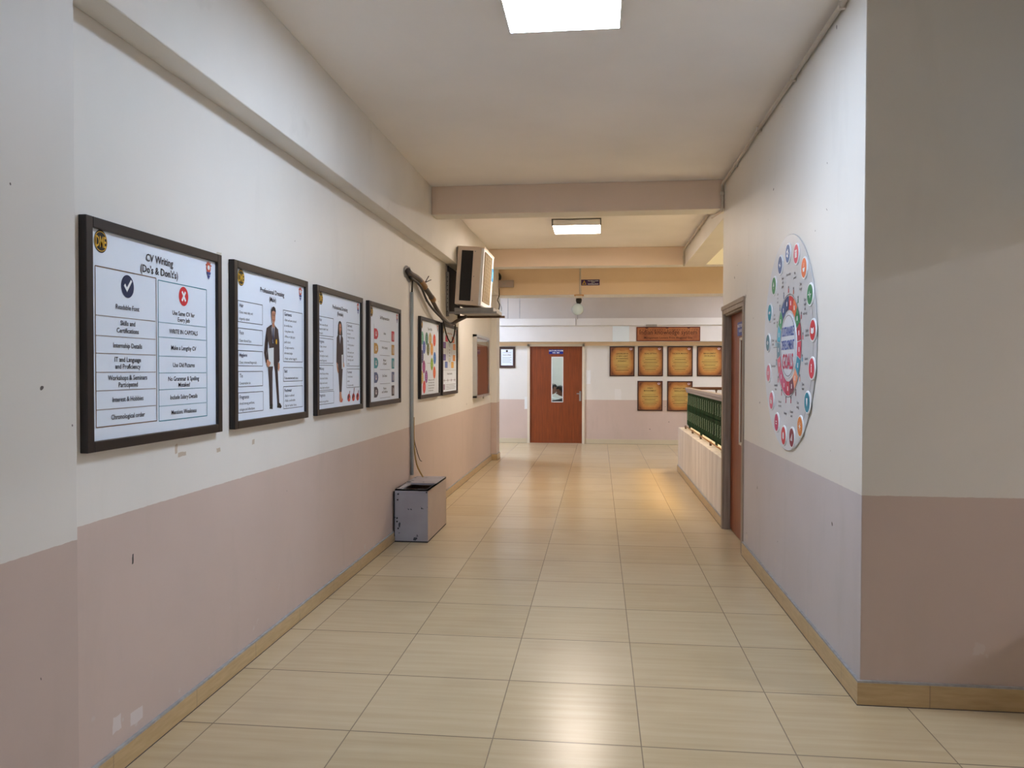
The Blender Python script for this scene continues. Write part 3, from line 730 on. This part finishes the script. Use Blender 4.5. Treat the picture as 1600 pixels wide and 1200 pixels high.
# metal box on the floor
t = thing('metal_box', 'chipped grey sheet-metal box with an open top standing on the floor by the left wall', 'metal box', (XL + .02, 6.64, 0))
def chip_mat():
    k = NT('chipped_grey_paint', .5)
    f = k.math('GREATER_THAN', k.noise(9, 4, None, .6), .655)
    edge = k.math('MULTIPLY', k.math('GREATER_THAN', k.noise(16, 3), .60), k.math('LESS_THAN', k.math('ABSOLUTE', k.math('SUBTRACT', k.x, .02)), .03))
    c = k.mix(k.ramp(k.noise(3, 5), .35, .7), srgb(168, 166, 174), srgb(150, 146, 152))
    k.base(c if False else k.mix(k.math('MAXIMUM', f, edge), c, srgb(62, 66, 72))); return k.m
M_CHIP = chip_mat(); M_BOXS = mat('pinkish_metal_paint', srgb(186, 168, 158), .5, noise=.08, scale=6)
BW, BL, BH = .292, .82, .462
B = MB()
B.box((0, 0, .01), (BW, .012, BH), M_CHIP).box((.0, .015, .012), (.01, BL, BH), M_BOXS).box((BW - .01, .012, .01), (BW, BL, BH), M_BOXS)
B.box((0, BL - .012, .01), (BW, BL, BH), M_BOXS).box((0, 0, 0), (BW, BL, .012), M_DARK)
B.box((.0, 0, BH - .012), (.055, .36, BH), M_CHIP).box((BW - .012, 0, BH - .014), (BW, BL, BH), M_CHIP).box((0, 0, BH - .012), (BW, .02, BH), M_CHIP)
B.build('box_body', t)
MB().box((.0, .36, BH - .012), (BW, BL, BH + .004), M_CHIP).build('top_plate', t)
for x, z in ((.03, .42), (.025, .37), (.02, .21), (.02, .18), (.03, .12), (BW - .01, .44)): MB().cyl((x, .001, z), (x, -.006, z), .007, M_DARK, 10).build('screw', t)
MB().box((-.010, -.004, .05), (0, .01, BH - .02), M_DARK).build('hinge', t)

# ------------------------------------------------------------------ round goals board on the right wall
t = thing('round_board', 'large round Sustainable Development Goals board with coloured discs on the right wall', 'sign', (XR, 5.05, 1.675), -PI / 2)
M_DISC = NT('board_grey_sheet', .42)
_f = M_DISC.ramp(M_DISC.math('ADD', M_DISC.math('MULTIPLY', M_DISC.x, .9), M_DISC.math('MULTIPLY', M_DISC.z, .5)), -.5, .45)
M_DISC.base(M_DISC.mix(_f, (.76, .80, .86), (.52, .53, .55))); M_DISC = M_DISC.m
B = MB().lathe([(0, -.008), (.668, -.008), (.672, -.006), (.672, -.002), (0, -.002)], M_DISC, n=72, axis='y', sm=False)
B.ms and None
GREYT = ink(96, 96, 104)
base = B
SD = [(40, 96, 160), (216, 60, 92), (230, 110, 60), (34, 132, 84), (206, 44, 58), (212, 56, 78), (30, 136, 160), (232, 142, 72), (140, 44, 66), (220, 66, 82), (206, 66, 112), (232, 120, 146), (240, 150, 170), (96, 144, 160), (40, 160, 186), (46, 146, 90), (44, 92, 150)]
SR = [(214, 56, 66), (226, 110, 70), (36, 132, 90), (176, 44, 70), (214, 70, 96), (44, 150, 178), (240, 160, 130), (124, 60, 86), (206, 60, 90), (216, 90, 130), (224, 110, 150), (236, 120, 140), (110, 150, 168), (90, 190, 214), (80, 170, 120), (50, 90, 150), (40, 70, 120)]
cx, cz = .05, -.018
words = ['Partnerships', 'No poverty', 'Zero hunger', 'Good health and well-being', 'Quality education', 'Gender equality', 'Clean water', 'Clean energy', 'Decent work', 'Industry', 'Reduced inequality', 'Sustainable cities', 'Consumption', 'Climate action', 'Life below water', 'Life on land', 'Peace and justice']
for k in range(17):
    a = PI / 2 - math.radians(-1.6 + 21.18 * k)
    ux, uz = math.cos(a), math.sin(a)
    x, z = cx + .435 * ux, cz + .435 * uz
    ws = words[k].split()
    for j, s in enumerate(ws): base.text(s, x, z + .026 * (len(ws) / 2 - j) - .012, .016, GREYT, 'C', 2, y0=-.008, maxw=.13, bold=.02)
    x, z = cx + .345 * ux, cz + .345 * uz
    base.rect(x - .009, z - .016, x + .009, z + .009, ink(*SR[k]), 2, -.008); base.disc(x, z + .018, .009, ink(70, 60, 66), 2, 10, -.008)
base.line(-.30 + cx, cz, -.42 + cx, cz, .003, GREYT, 2, -.008)
base.ring(cx, cz, .566, .570, GREYT, math.radians(-60), math.radians(30), 2, 30, -.008)
base.build('round_sheet', t)
B = MB()
for k in range(17):
    a = PI / 2 - math.radians(1 + 21.18 * k); g = .012
    B.ring(cx, cz, .222, .308, ink(*SR[k]), a - math.radians(21.18) + g, a - g, 1, 6, -.0095)
    m_ = a - math.radians(10.6); B.rect(cx + .265 * math.cos(m_) - .010, cz + .265 * math.sin(m_) - .014, cx + .265 * math.cos(m_) + .010, cz + .265 * math.sin(m_) + .014, ink(226, 224, 232), 2, -.0095)
B.ring(cx, cz, .316, .320, GREYT, k=1, y0=-.0095, n=60)
B.build('colour_ring', t)
B = MB().lathe([(0, -.0115), (.200, -.0115), (.202, -.008), (0, -.008)], mat('pale_blue_plate', (.72, .78, .88), .35, noise=.02), c=(cx, 0, cz), n=48, axis='y', sm=False)
BT = ink(66, 98, 178)
B.text('SUSTAINABLE', cx, cz + .062, .058, BT, y0=-.012, maxw=.30, bold=.02).text('DEVELOPMENT', cx, cz - .022, .058, BT, y0=-.012, maxw=.32, bold=.02).text('GOALS', cx, cz - .142, .096, ink(206, 56, 96), y0=-.012, maxw=.27, bold=.02)
B.ring(cx, cz, .186, .190, GREYT, k=1, y0=-.012, n=50)
B.build('centre_plate', t)
icons = ['flower', 'people', 'bowl', 'pulse', 'book', 'person', 'drop', 'sun', 'chart', 'cube', 'equal', 'city', 'loop', 'eye', 'fish', 'tree', 'dove']
for k in range(17):
    a = PI / 2 - math.radians(-1.6 + 21.18 * k); x, z = cx + .572 * math.cos(a), cz + .572 * math.sin(a)
    B = MB().lathe([(0, -.014), (.063, -.014), (.066, -.012), (.066, -.008), (0, -.008)], WHITE, c=(x, 0, z), n=32, axis='y', sm=False)
    B.disc(x, z, .056, ink(*SD[k]), 1, 32, -.0145)
    ic = icons[k]; q = -.0145; Wt = WHITE
    if ic == 'flower':
        for j in range(5): B.disc(x + .018 * math.cos(j * 1.257), z + .018 * math.sin(j * 1.257), .010, Wt, 3, 12, q)
    elif ic in ('people', 'person'):
        for dx in ((-.016, 0, .016) if ic == 'people' else (0,)): B.disc(x + dx, z + .018, .007, Wt, 3, 12, q); B.rect(x + dx - .006, z - .022, x + dx + .006, z + .010, Wt, 3, q)
    elif ic == 'bowl': B.poly([(x - .026, z), (x + .026, z), (x + .014, z - .022), (x - .014, z - .022)], Wt, 3, q).line(x, z + .006, x + .006, z + .026, .004, Wt, 3, q)
    elif ic == 'pulse': [B.line(x + p[0], z + p[1], x + p[2], z + p[3], .005, Wt, 3, q) for p in ((-.03, 0, -.012, 0), (-.012, 0, -.004, .022), (-.004, .022, .006, -.022), (.006, -.022, .012, 0), (.012, 0, .03, 0))]
    elif ic == 'book': B.poly([(x - .028, z + .016), (x, z + .008), (x, z - .022), (x - .028, z - .014)], Wt, 3, q).poly([(x + .002, z + .008), (x + .028, z + .016), (x + .028, z - .014), (x + .002, z - .022)], Wt, 3, q)
    elif ic == 'drop': B.poly([(x - .014, z + .024), (x + .014, z + .024), (x + .010, z - .006), (x, z - .024), (x - .010, z - .006)], Wt, 3, q)
    elif ic == 'sun':
        B.disc(x, z, .012, Wt, 3, 16, q)
        for j in range(8): B.line(x + .016 * math.cos(j * .785), z + .016 * math.sin(j * .785), x + .027 * math.cos(j * .785), z + .027 * math.sin(j * .785), .004, Wt, 3, q)
    elif ic == 'chart': [B.rect(x - .024 + j * .013, z - .020, x - .016 + j * .013, z - .006 + j * .010, Wt, 3, q) for j in range(4)]
    elif ic == 'cube': B.poly([(x, z + .026), (x + .022, z + .013), (x + .022, z - .013), (x, z - .026), (x - .022, z - .013), (x - .022, z + .013)], Wt, 3, q)
    elif ic == 'equal': B.rect(x - .018, z + .004, x + .018, z + .011, Wt, 3, q).rect(x - .018, z - .011, x + .018, z - .004, Wt, 3, q)
    elif ic == 'city': [B.rect(x - .026 + j * .018, z - .020, x - .012 + j * .018, z + (.008, .022, .004)[j], Wt, 3, q) for j in range(3)]
    elif ic == 'loop': B.ring(x - .012, z, .007, .012, Wt, k=3, n=16, y0=q).ring(x + .012, z, .007, .012, Wt, k=3, n=16, y0=q)
    elif ic == 'eye': B.poly([(x - .028, z), (x, z + .016), (x + .028, z), (x, z - .016)], Wt, 3, q).disc(x, z, .008, ink(*SD[k]), 4, 14, q)
    elif ic == 'fish': B.poly([(x - .026, z), (x - .004, z + .013), (x + .016, z), (x - .004, z - .013)], Wt, 3, q).poly([(x + .012, z), (x + .028, z + .012), (x + .028, z - .012)], Wt, 3, q)
    elif ic == 'tree': B.poly([(x, z + .028), (x + .018, z - .004), (x - .018, z - .004)], Wt, 3, q).rect(x - .003, z - .022, x + .003, z - .004, Wt, 3, q)
    else: B.poly([(x - .026, z + .010), (x, z + .004), (x + .012, z + .022), (x + .012, z), (x + .026, z - .006), (x, z - .018)], Wt, 3, q)
    B.build('icon_disc', t)

# ------------------------------------------------------------------ conduits on the ceiling edge
def conduit(label, pts, clips, r=.013):
    t = thing('ceiling_conduit', label, 'pipe', pts[0])
    p0 = Vector(pts[0]); MB().tube([tuple(Vector(p) - p0) for p in pts], r, M_PVC, 10, 1).build('pipe', t)
    for c in clips:
        q = Vector(c) - p0; MB().box((q.x - .018, q.y - .012, q.z - .018), (q.x + .018, q.y + .012, q.z + .018), M_PVC, .003).build('clip', t)
conduit('ivory conduit along the ceiling edge above the right wall and down the first beam',
        [(1.155, 1.5, 3.265), (1.155, 7.60, 3.265), (1.155, 7.60, 3.05), (1.155, 7.63, 3.02), (1.11, 7.95, 3.02)], [(1.158, y, 3.265) for y in (3.95, 4.9, 5.9, 6.9)] + [(1.155, 7.605, 3.18)])
MB_ = conduit('ivory conduit along the top of the long beam beside the light well',
        [(1.225, 7.88, 3.26), (1.225, 11.61, 3.26), (1.225, 11.63, 3.02)], [(1.225, y, 3.26) for y in (8.8, 9.9, 11.0)] + [(1.225, 11.63, 3.15)])
conduit('short ivory conduit down the ochre beam to the dome camera', [(-.31, 12.855, 3.30), (-.31, 12.855, 2.70)], [(-.31, 12.858, 2.80)], .014)

# ------------------------------------------------------------------ camera, sign, box on the ochre beam
t = thing('dome_camera', 'white dome security camera hanging under the ochre beam beside a purple sign', 'security camera', (-.33, 12.80, 2.67))
MB().box((-.05, -.045, .0), (.055, .065, .065), M_PVC, .006).box((-.075, -.05, .04), (.08, .07, .06), mat('ochre_base', srgb(196, 150, 96), .6, noise=.1), .004).build('mounting_base', t)
MB().lathe([(0, .0), (.045, .0), (.05, -.03), (.04, -.07), (.022, -.085), (0, -.085)], M_DARK).build('swivel_neck', t)
prof = [(.098 * math.sin(a), -.175 + .095 * math.cos(a)) for a in [PI * i / 14 for i in range(15)]]
MB().lathe(prof, mat('bluish_white_dome', (.66, .84, 1.0), .25, noise=.06, scale=12), c=(-.02, 0, 0)).build('dome', t)
MB().tube([(-.02, 0, -.27), (-.018, 0, -.34)], .004, M_GREY, 6, 1).build('cord', t)
t = thing('warning_sign', 'small purple surveillance sign with a yellow triangle on the ochre beam', 'sign', (-.145, 12.868, 2.935))
PURP = ink(64, 44, 92); YEL = ink(228, 190, 60)
B = MB().poly([(-.135, -.034), (-.065, -.034), (-.10, .036)], YEL, 1, -.006).poly([(-.122, -.027), (-.078, -.027), (-.10, .018)], PURP, 2, -.006).line(-.10, -.012, -.10, .006, .006, YEL, 3, -.006)
B.build('warning_triangle', t)
B = MB().box((-.15, -.006, -.047), (.15, 0, .047), PURP, .002).text('THIS AREA IS UNDER', .045, .018, .017, WHITE, y0=-.006, maxw=.18, bold=.02).text('CCTV', .045, -.006, .016, WHITE, y0=-.006, bold=.02).text('SURVEILLANCE', .045, -.034, .018, WHITE, y0=-.006, maxw=.18, bold=.02)
B.build('sign_plate', t)
t = thing('junction_box', 'grey-beige rectangular box with a cross mark, fixed beside the air conditioner on the ochre beam', 'junction box', (-1.50, 12.868, 2.865))
MB().box((-.25, -.09, 0), (.10, 0, .115), mat('trunking_grey', srgb(176, 160, 150), .5, noise=.08, scale=8), .004).build('box_body', t)
B = MB().frame(-.24, .012, .085, .095, .004, M_GREY, 1, -.0905).line(-.09, .035, -.03, .075, .005, M_GREY, 2, -.0905).line(-.09, .075, -.03, .035, .005, M_GREY, 3, -.0905)
B.build('cover_plate', t)
MB().tube([(-.15, -.02, .10), (-.13, -.02, .18), (-.17, -.01, .24)], .022, M_DARK, 8).build('black_cable', t)
t = thing('hanging_wires', 'thin dark wires hanging down the corner of the far left pillar under the junction box', 'wires', (-1.68, 12.85, 2.86))
B = MB().tube([(.03, 0, 0), (.035, 0, -.12), (.01, 0, -.2), (.04, 0, -.28), (.03, 0, -.36)], .008, M_DARK, 6); B.build('wire', t)
MB().tube([(.045, 0, -.18), (.05, 0, -.26), (.075, 0, -.33), (.07, 0, -.38)], .006, M_GREY, 6).build('wire', t)

# ------------------------------------------------------------------ banner, plaques, certificate on the far wall
M_BAN = NT('printed_banner', .4)
_c = M_BAN.mix(M_BAN.ramp(M_BAN.noise(6, 5), .3, .7), srgb(176, 108, 62), srgb(140, 78, 44)); M_BAN.base(_c); M_BAN = M_BAN.m
DKB = ink(58, 28, 18)
t = thing('wall_banner', 'long brown banner reading Indian Knowledge System above the plaques', 'sign', (1.365, 15.80, 2.08))
B = MB().box((-.625, -.014, 0), (.625, 0, .285), M_BAN, .004).frame(-.615, .01, .615, .275, .016, ink(92, 34, 22), 1, -.0145)
for x in (-.42, -.02, .40): B.poly([(x - .04, .27), (x + .04, .27), (x + .01, .252), (x - .02, .255)], DKB, 2, -.0145)
B.text('Indian knowledge system', 0, .135, .095, DKB, y0=-.0145, maxw=1.12, bold=.0).text('Management Lessons From Bhagavad Gita', 0, .050, .040, DKB, y0=-.0145, maxw=1.0, bold=.01)
for i in range(24): B.line(-.555 + i * .048, .222, -.53 + i * .048, .226, .008, DKB, 3, -.0145)
B.build('banner_board', t)
tag(MB().box((0, -.05, 0), (.21, 0, .04), M_GALV, .003).build('small_bracket', None, (.93, 15.80, 2.372)), 'small grey metal fitting sitting on top of the brown banner', 'fitting')
def parch():
    k = NT('parchment_print', .35)
    ax = k.math('DIVIDE', k.math('ABSOLUTE', k.x), .215); az = k.math('DIVIDE', k.math('ABSOLUTE', k.math('SUBTRACT', k.z, .303)), .27)
    r = k.math('ADD', k.math('POWER', ax, 2.6), k.math('POWER', az, 2.8))
    r = k.math('ADD', r, k.math('MULTIPLY', k.math('SUBTRACT', k.noise(7, 5), .5), .9))
    c = k.mix(k.ramp(r, .05, .75), srgb(196, 168, 96), srgb(184, 122, 62)); c = k.mix(k.ramp(r, .7, 1.5), c, srgb(98, 48, 26))
    k.base(c); return k.m
M_PARCH = parch()
DK = ink(62, 44, 22)
M_PFR = mat('plaque_frame', srgb(58, 30, 28), .4, noise=.15)
def plaque(x, z, label, heads, parent=None):
    t = thing('wall_plaque', label, 'plaque', (x, YF, z), 0, 'brown parchment plaques under the banner')
    W, H = .503, .606
    B = MB().box((-W / 2, -.02, 0), (W / 2, 0, H), M_PFR, .005); B.build('plaque_board', t)
    B = MB().box((-W / 2 + .022, -.022, .022), (W / 2 - .022, -.019, H - .022), M_PARCH).frame(-W / 2 + .034, .034, W / 2 - .034, H - .034, .004, ink(170, 120, 80), 1, -.0225)
    z = H - .16
    for i, s in enumerate(heads): B.text(s, 0, z - i * .050, .026, DK, y0=-.0225, maxw=.36, bold=.015, k=2)
    B.text('Chapter verse', .0, H - .085, .014, DK, y0=-.0225, k=2)
    z2 = H - .16 - .05 * len(heads) - .02; n = max(3, int((z2 - .06) / .034))
    for i in range(n):
        w_ = .16 - .05 * ((i * 7 + len(heads)) % 3) * .5; B.line(-w_, z2 - i * .034, w_, z2 - i * .034, .008 if i % 2 else .004, DK, 2, -.0225)
    B.build('parchment_sheet', t)
    MB().disc(.175, H - .055, .028, ink(200, 180, 186), 2, 16, -.0225, .022).disc(.175, H - .050, .012, ink(150, 90, 100), 3, 12, -.0225).build('crest', t)
plaque(.466, 1.378, 'brown parchment plaque nearest the classroom door, top row', ['LEADERSHIP IN', 'A NEW LIGHT', 'IN CHANGING', 'SCENARIO'])
plaque(1.034, 1.380, 'brown parchment plaque second from the door in the top row, one heading line', ['GOAL SETTING'])
plaque(1.620, 1.380, 'brown parchment plaque third from the door in the top row', ['DECISION MAKING'])
plaque(2.205, 1.382, 'brown parchment plaque at the right end of the top row, cut off by the wall', ['MANAGEMENT', 'EXCELLENCE'])
plaque(1.027, .680, 'brown parchment plaque in the lower row nearer the classroom door', ['STRESS', 'MANAGEMENT'])
plaque(1.620, .678, 'brown parchment plaque in the lower row partly hidden by the green railing', ['CONFLICT AND', 'RESOLUTION'])
t = thing('framed_certificate', 'small dark framed certificate on the far wall left of the classroom door', 'framed certificate', (-1.885, YF, 1.545))
B = MB()
for a, b in (((-.17, -.025, 0), (-.125, 0, .435)), ((.125, -.025, 0), (.17, 0, .435)), ((-.125, -.025, 0), (.125, 0, .05)), ((-.125, -.025, .385), (.125, 0, .435))): B.box(a, b, M_PFR, .004)
B.build('frame', t)
B = MB().box((-.127, -.012, .048), (.127, -.002, .387), M_SHEET).disc(0, .345, .022, BLACK, 2, 16, -.012).line(-.09, .312, .09, .312, .005, INK, 2, -.012).text('Award of Merit', 0, .255, .024, BROWN, y0=-.012, bold=.02, maxw=.17)
for i in range(5): B.line(-.095, .215 - .026 * i, .095 - .03 * (i % 2), .215 - .026 * i, .005, INKL, 2, -.012)
B.build('certificate_sheet', t)

# ------------------------------------------------------------------ green screened railing round the light well
def green_mat():
    k = NT('green_sheet', .45)
    f = k.math('FRACT', k.math('DIVIDE', k.math('ADD', k.x, k.y), .052))
    c = k.mix(k.math('GREATER_THAN', f, .5), (.006, .046, .026), (.004, .030, .017)); k.base(c)
    k.b.inputs['Transmission Weight'].default_value = 0
    return k.m
M_GREEN = green_mat(); M_RAIL = mat('grey_wood_rail', srgb(150, 142, 142), .5, noise=.15, scale=12); M_TICK = mat('pale_tick_marks', srgb(150, 170, 150), .6, noise=.2)
M_BRASS = mat('brown_enamel_pipe', srgb(150, 104, 62), .4, .2, noise=.2)
t = thing('screened_railing', 'dark green screened railing with a grey top rail on the light well parapet', 'railing', (1.30, 7.66, .65))
L = 3.98
B = MB(); rr = random.Random(5)
M_TICKS = M_TICK
for i in range(66):
    y = .03 + i * .06; c, q = math.cos(1.05) * .014, math.sin(1.05) * .014
    B.add([(-q, y - c, .05), (q, y + c, .05), (q + .003, y + c, .05), (-q + .003, y - c, .05), (-q, y - c, .565), (q, y + c, .565), (q + .003, y + c, .565), (-q + .003, y - c, .565)],
          [(0, 3, 2, 1), (4, 5, 6, 7), (0, 1, 5, 4), (1, 2, 6, 5), (2, 3, 7, 6), (3, 0, 4, 7)], M_GREEN)
    if i % 3 == 1:
        for z0 in (.36, .13):
            for j in range(9):
                u = rr.uniform(-.012, .012); z = z0 + j * .015
                B.box((-.020, y + u - .010, z), (-.016, y + u + .008, z + .010), M_TICK)  # rows of pale ticks in front of the slats
for z in (.06, .30, .545): B.box((-.004, 0, z), (.006, L, z + .012), M_GREEN)
B.build('green_screen', t)
MB().box((-.040, -.01, .560), (.030, L + .03, .600), M_RAIL, .006).box((-.030, -.01, .53), (-.012, L + .01, .562), M_RAIL).build('top_rail', t)
B = MB().tube([(-.040, 0, .035), (-.040, L, .035)], .009, M_BRASS, 10, 1); B.build('bottom_pipe', t)
for i in range(5):
    y = .5 + i * .85
    MB().box((-.052, y, .0), (-.028, y + .035, .046), M_RUST, .004).build('pipe_clamp', t)
for y in (.02, 1.33, 2.65, 3.95): MB().box((.008, y, 0), (.035, y + .03, .56), M_GREEN).build('post', t)
t = thing('cross_railing', 'brown-topped railing crossing the far side of the light well', 'railing', (1.30, 11.77, .65))
MB().tube([(.0, 0, .585), (4.6, 0, .585)], .022, mat('dark_wood_handrail', srgb(96, 60, 36), .4, noise=.2), 10, 1).build('handrail', t)
for i in range(8):
    x = .42 + i * .55
    MB().cyl((x, 0, 0), (x, 0, .57), .010, M_RUST, 8).lathe([(0, .545), (.018, .55), (.02, .56), (.0, .575)], M_RUST, c=(x, 0, 0), n=10).build('baluster', t)
MB().box((0, .0, .05), (4.6, .006, .38), M_GREEN).build('green_screen', t)

# ------------------------------------------------------------------ unseen cabinet added beyond the frame on the right to shade the wall corner
t = thing('shadow_cabinet', 'unseen low wooden cabinet added in the side passage to shade the front wall', 'cabinet', (3.42, 3.40, 0))
MB().box((-.75, -.22, .06), (.75, .22, .80), M_DOOR, .006).box((-.78, -.24, .80), (.78, .23, .83), M_DOOR, .004).box((-.7, -.18, 0), (.7, .2, .06), M_DARK).build('body', t)
for x in (-.73, .01):
    dd = MB().box((x, -.24, .09), (x + .72, -.221, .78), M_DOOR, .004).build('door', t)
    MB().cyl((x + (.66 if x < 0 else .06), -.24, .45), (x + (.66 if x < 0 else .06), -.265, .45), .014, M_STEEL).build('knob', dd)

# ------------------------------------------------------------------ two seated students behind the door pane
def figure(label, loc, rz, cloth, lean, look):
    t = thing('person', label, 'person', loc, rz)
    # seated, facing local -y; pelvis at seat height
    ca, sa = math.cos(lean), math.sin(lean)
    sp = lambda h, x=0, f=0: (x, -h * sa - f * ca, .47 + h * ca - f * sa)
    P = {'pel': (0, 0, .47), 'sp1': sp(.18), 'sp2': sp(.36), 'nk': sp(.50), 'hd0': sp(.56, 0, .01)}
    V = []; E = []; R = []
    idx = {}
    def v(n, co, r, par=None):
        idx[n] = len(V); V.append(co); R.append(r)
        if par: E.append((idx[par], idx[n]))
    v('pel', P['pel'], (.16, .12)); v('sp1', P['sp1'], (.14, .10), 'pel'); v('sp2', P['sp2'], (.165, .11), 'sp1'); v('nk', P['nk'], (.06, .06), 'sp2')
    for s in (-1, 1):
        k = str(s)
        v('hip' + k, (s * .10, -.05, .48), (.085, .085), 'pel'); v('kn' + k, (s * .14, -.45, .50), (.062, .062), 'hip' + k)
        v('cf' + k, (s * .14, -.46, .30), (.052, .055), 'kn' + k); v('an' + k, (s * .14, -.43, .10), (.036, .04), 'cf' + k); v('to' + k, (s * .15, -.58, .035), (.04, .03), 'an' + k)
        sh = sp(.43, s * .19)
        v('sh' + k, sh, (.062, .062), 'sp2'); el = (s * .27, sh[1] - .20, .80); v('el' + k, el, (.045, .045), 'sh' + k)
        wr = (s * .10, sh[1] - .38, .80); v('wr' + k, wr, (.028, .024), 'el' + k)
    me = bpy.data.meshes.new('body'); me.from_pydata(V, E, []); o = bpy.data.objects.new('body', me); C.objects.link(o); o.parent = t
    md = o.modifiers.new('skin', 'SKIN'); md.use_smooth_shade = True
    for i, q in enumerate(R): me.skin_vertices[0].data[i].radius = q
    me.skin_vertices[0].data[0].use_root = True
    ss = o.modifiers.new('sub', 'SUBSURF'); ss.levels = 2; ss.render_levels = 2
    me.materials.append(cloth)
    SK = mat('brown_skin', srgb(150, 100, 76), .5, noise=.06, scale=20)
    # hands with separate fingers resting on the desk
    for s in (-1, 1):
        wr = Vector(V[idx['wr%d' % s]]); B = MB()
        B.tube([wr, wr + Vector((-s * .01, -.05, -.005)), wr + Vector((-s * .015, -.09, -.008))], lambda q: .022 + .014 * math.sin(q * 2.4), SK, 10)
        for j, ln in enumerate((.062, .072, .066, .052)):
            b0 = wr + Vector((-s * .012 + (j - 1.5) * .017, -.085, -.006))
            B.tube([b0, b0 + Vector((0, -ln * .5, .006)), b0 + Vector((0, -ln, -.012))], lambda q: .0088 - .002 * q, SK, 8)
        b0 = wr + Vector((-s * .03, -.04, -.004)); B.tube([b0, b0 + Vector((-s * .022, -.025, 0)), b0 + Vector((-s * .026, -.055, -.006))], lambda q: .0105 - .002 * q, SK, 8)
        B.build('hand', t)
    # head: egg with nose, brow, ears; hair cap
    hc = Vector(sp(.66, 0, .03)); R3 = Matrix.Rotation(look[0], 3, 'Z') @ Matrix.Rotation(look[1], 3, 'X')
    def egg(sx, sy, sz, m, fn=lambda a, b, p: p):
        vs = []; n1, n2 = 14, 20
        for i in range(n1 + 1):
            a = PI * i / n1
            for j in range(n2):
                b = 2 * PI * j / n2; p = Vector((sx * math.sin(a) * math.sin(b), -sy * math.sin(a) * math.cos(b), sz * math.cos(a)))
                if p.z < 0: p.x *= 1 + p.z * 2.2; p.y *= 1 + p.z * 1.0
                vs.append(hc + R3 @ fn(a, b, p))
        return vs, [(i * n2 + j, i * n2 + (j + 1) % n2, (i + 1) * n2 + (j + 1) % n2, (i + 1) * n2 + j) for i in range(n1) for j in range(n2)], m
    vs, fs, m = egg(.076, .095, .118, SK); B = MB().add(vs, fs, m, True)
    nose = [hc + R3 @ Vector(p) for p in ((-.006, -.090, .025), (.006, -.090, .025), (.015, -.092, -.028), (-.015, -.092, -.028), (0, -.116, -.022))]
    B.add(nose, [(0, 1, 4), (1, 2, 4), (2, 3, 4), (3, 0, 4)], SK)
    for s in (-1, 1):
        e = hc + R3 @ Vector((s * .03, -.086, .012)); B.lathe([(0, -.010), (.009, -.005), (.012, 0), (.009, .005), (0, .010)], WHITE, c=e, n=10)
        e = hc + R3 @ Vector((s * .03, -.095, .012)); B.lathe([(0, -.005), (.005, 0), (0, .005)], M_DARK, c=e, n=8)
        e = hc + R3 @ Vector((s * .077, .004, -.004)); B.lathe([(0, -.03), (.010, -.018), (.013, .005), (.009, .026), (0, .032)], SK, c=e, n=10)
    B.tube([hc + R3 @ Vector((-.022, -.084, -.055)), hc + R3 @ Vector((0, -.090, -.056)), hc + R3 @ Vector((.022, -.084, -.055))], .005, mat('lips', srgb(132, 72, 66), .5, noise=.05), 6)
    B.tube([Vector(sp(.46)), hc + R3 @ Vector((0, .02, -.07))], .052, SK, 12, 1)
    B.build('head', t)
    def hairf(a, b, p):
        face = math.cos(b) > .25
        if face and p.z < .055: p = p * .80
        elif not face and p.z < -.05: p = p * .82
        return p + Vector((0, .006, .006))
    vs, fs, m = egg(.086, .104, .126, mat('black_hair', (.012, .010, .012), .45, noise=.3, scale=40), hairf); MB().add(vs, fs, m, True).build('hair', t)
    return t
figure('student in a white shirt leaning over a desk, seen through the door pane', (-1.34, 17.86, 0), PI / 2, mat('white_shirt', (.66, .74, .72), .7, noise=.05), .42, (0, .35))
figure('student in a dark jacket bent over papers, seen through the door pane', (-.50, 17.30, 0), -PI / 2, mat('dark_jacket', (.012, .016, .026), .7, noise=.2), .50, (0, .45))
def bench(x, y, label):
    t = thing('bench_seat', label, 'stool', (x, y, 0))
    MB().box((-.2, -.2, .34), (.2, .2, .37), M_DOOR, .006).build('seat', t)
    for a in (-1, 1):
        for b in (-1, 1): MB().cyl((a * .17, b * .17, 0), (a * .17, b * .17, .34), .014, M_STEEL, 10).build('leg', t)
bench(-1.34, 17.86, 'stool under the student in the white shirt'); bench(-.48, 17.30, 'stool under the student in the dark jacket')
t = thing('desk', 'small classroom desk between the two students', 'desk', (-.92, 17.5, 0))
MB().box((-.12, -.52, .745), (.12, .52, .765), M_WHITEM, .004).build('desk_top', t)
for a in (-.10, .10):
    for b in (-.49, .49): MB().cyl((a, b, 0), (a, b, .745), .015, M_STEEL, 10).build('leg', t)
tag(MB().box((-.08, -.13, 0), (.12, .13, .006), PAPER).build('paper_sheets', None, (-.92, 17.42, .766)), 'white papers lying on the classroom desk', 'papers')
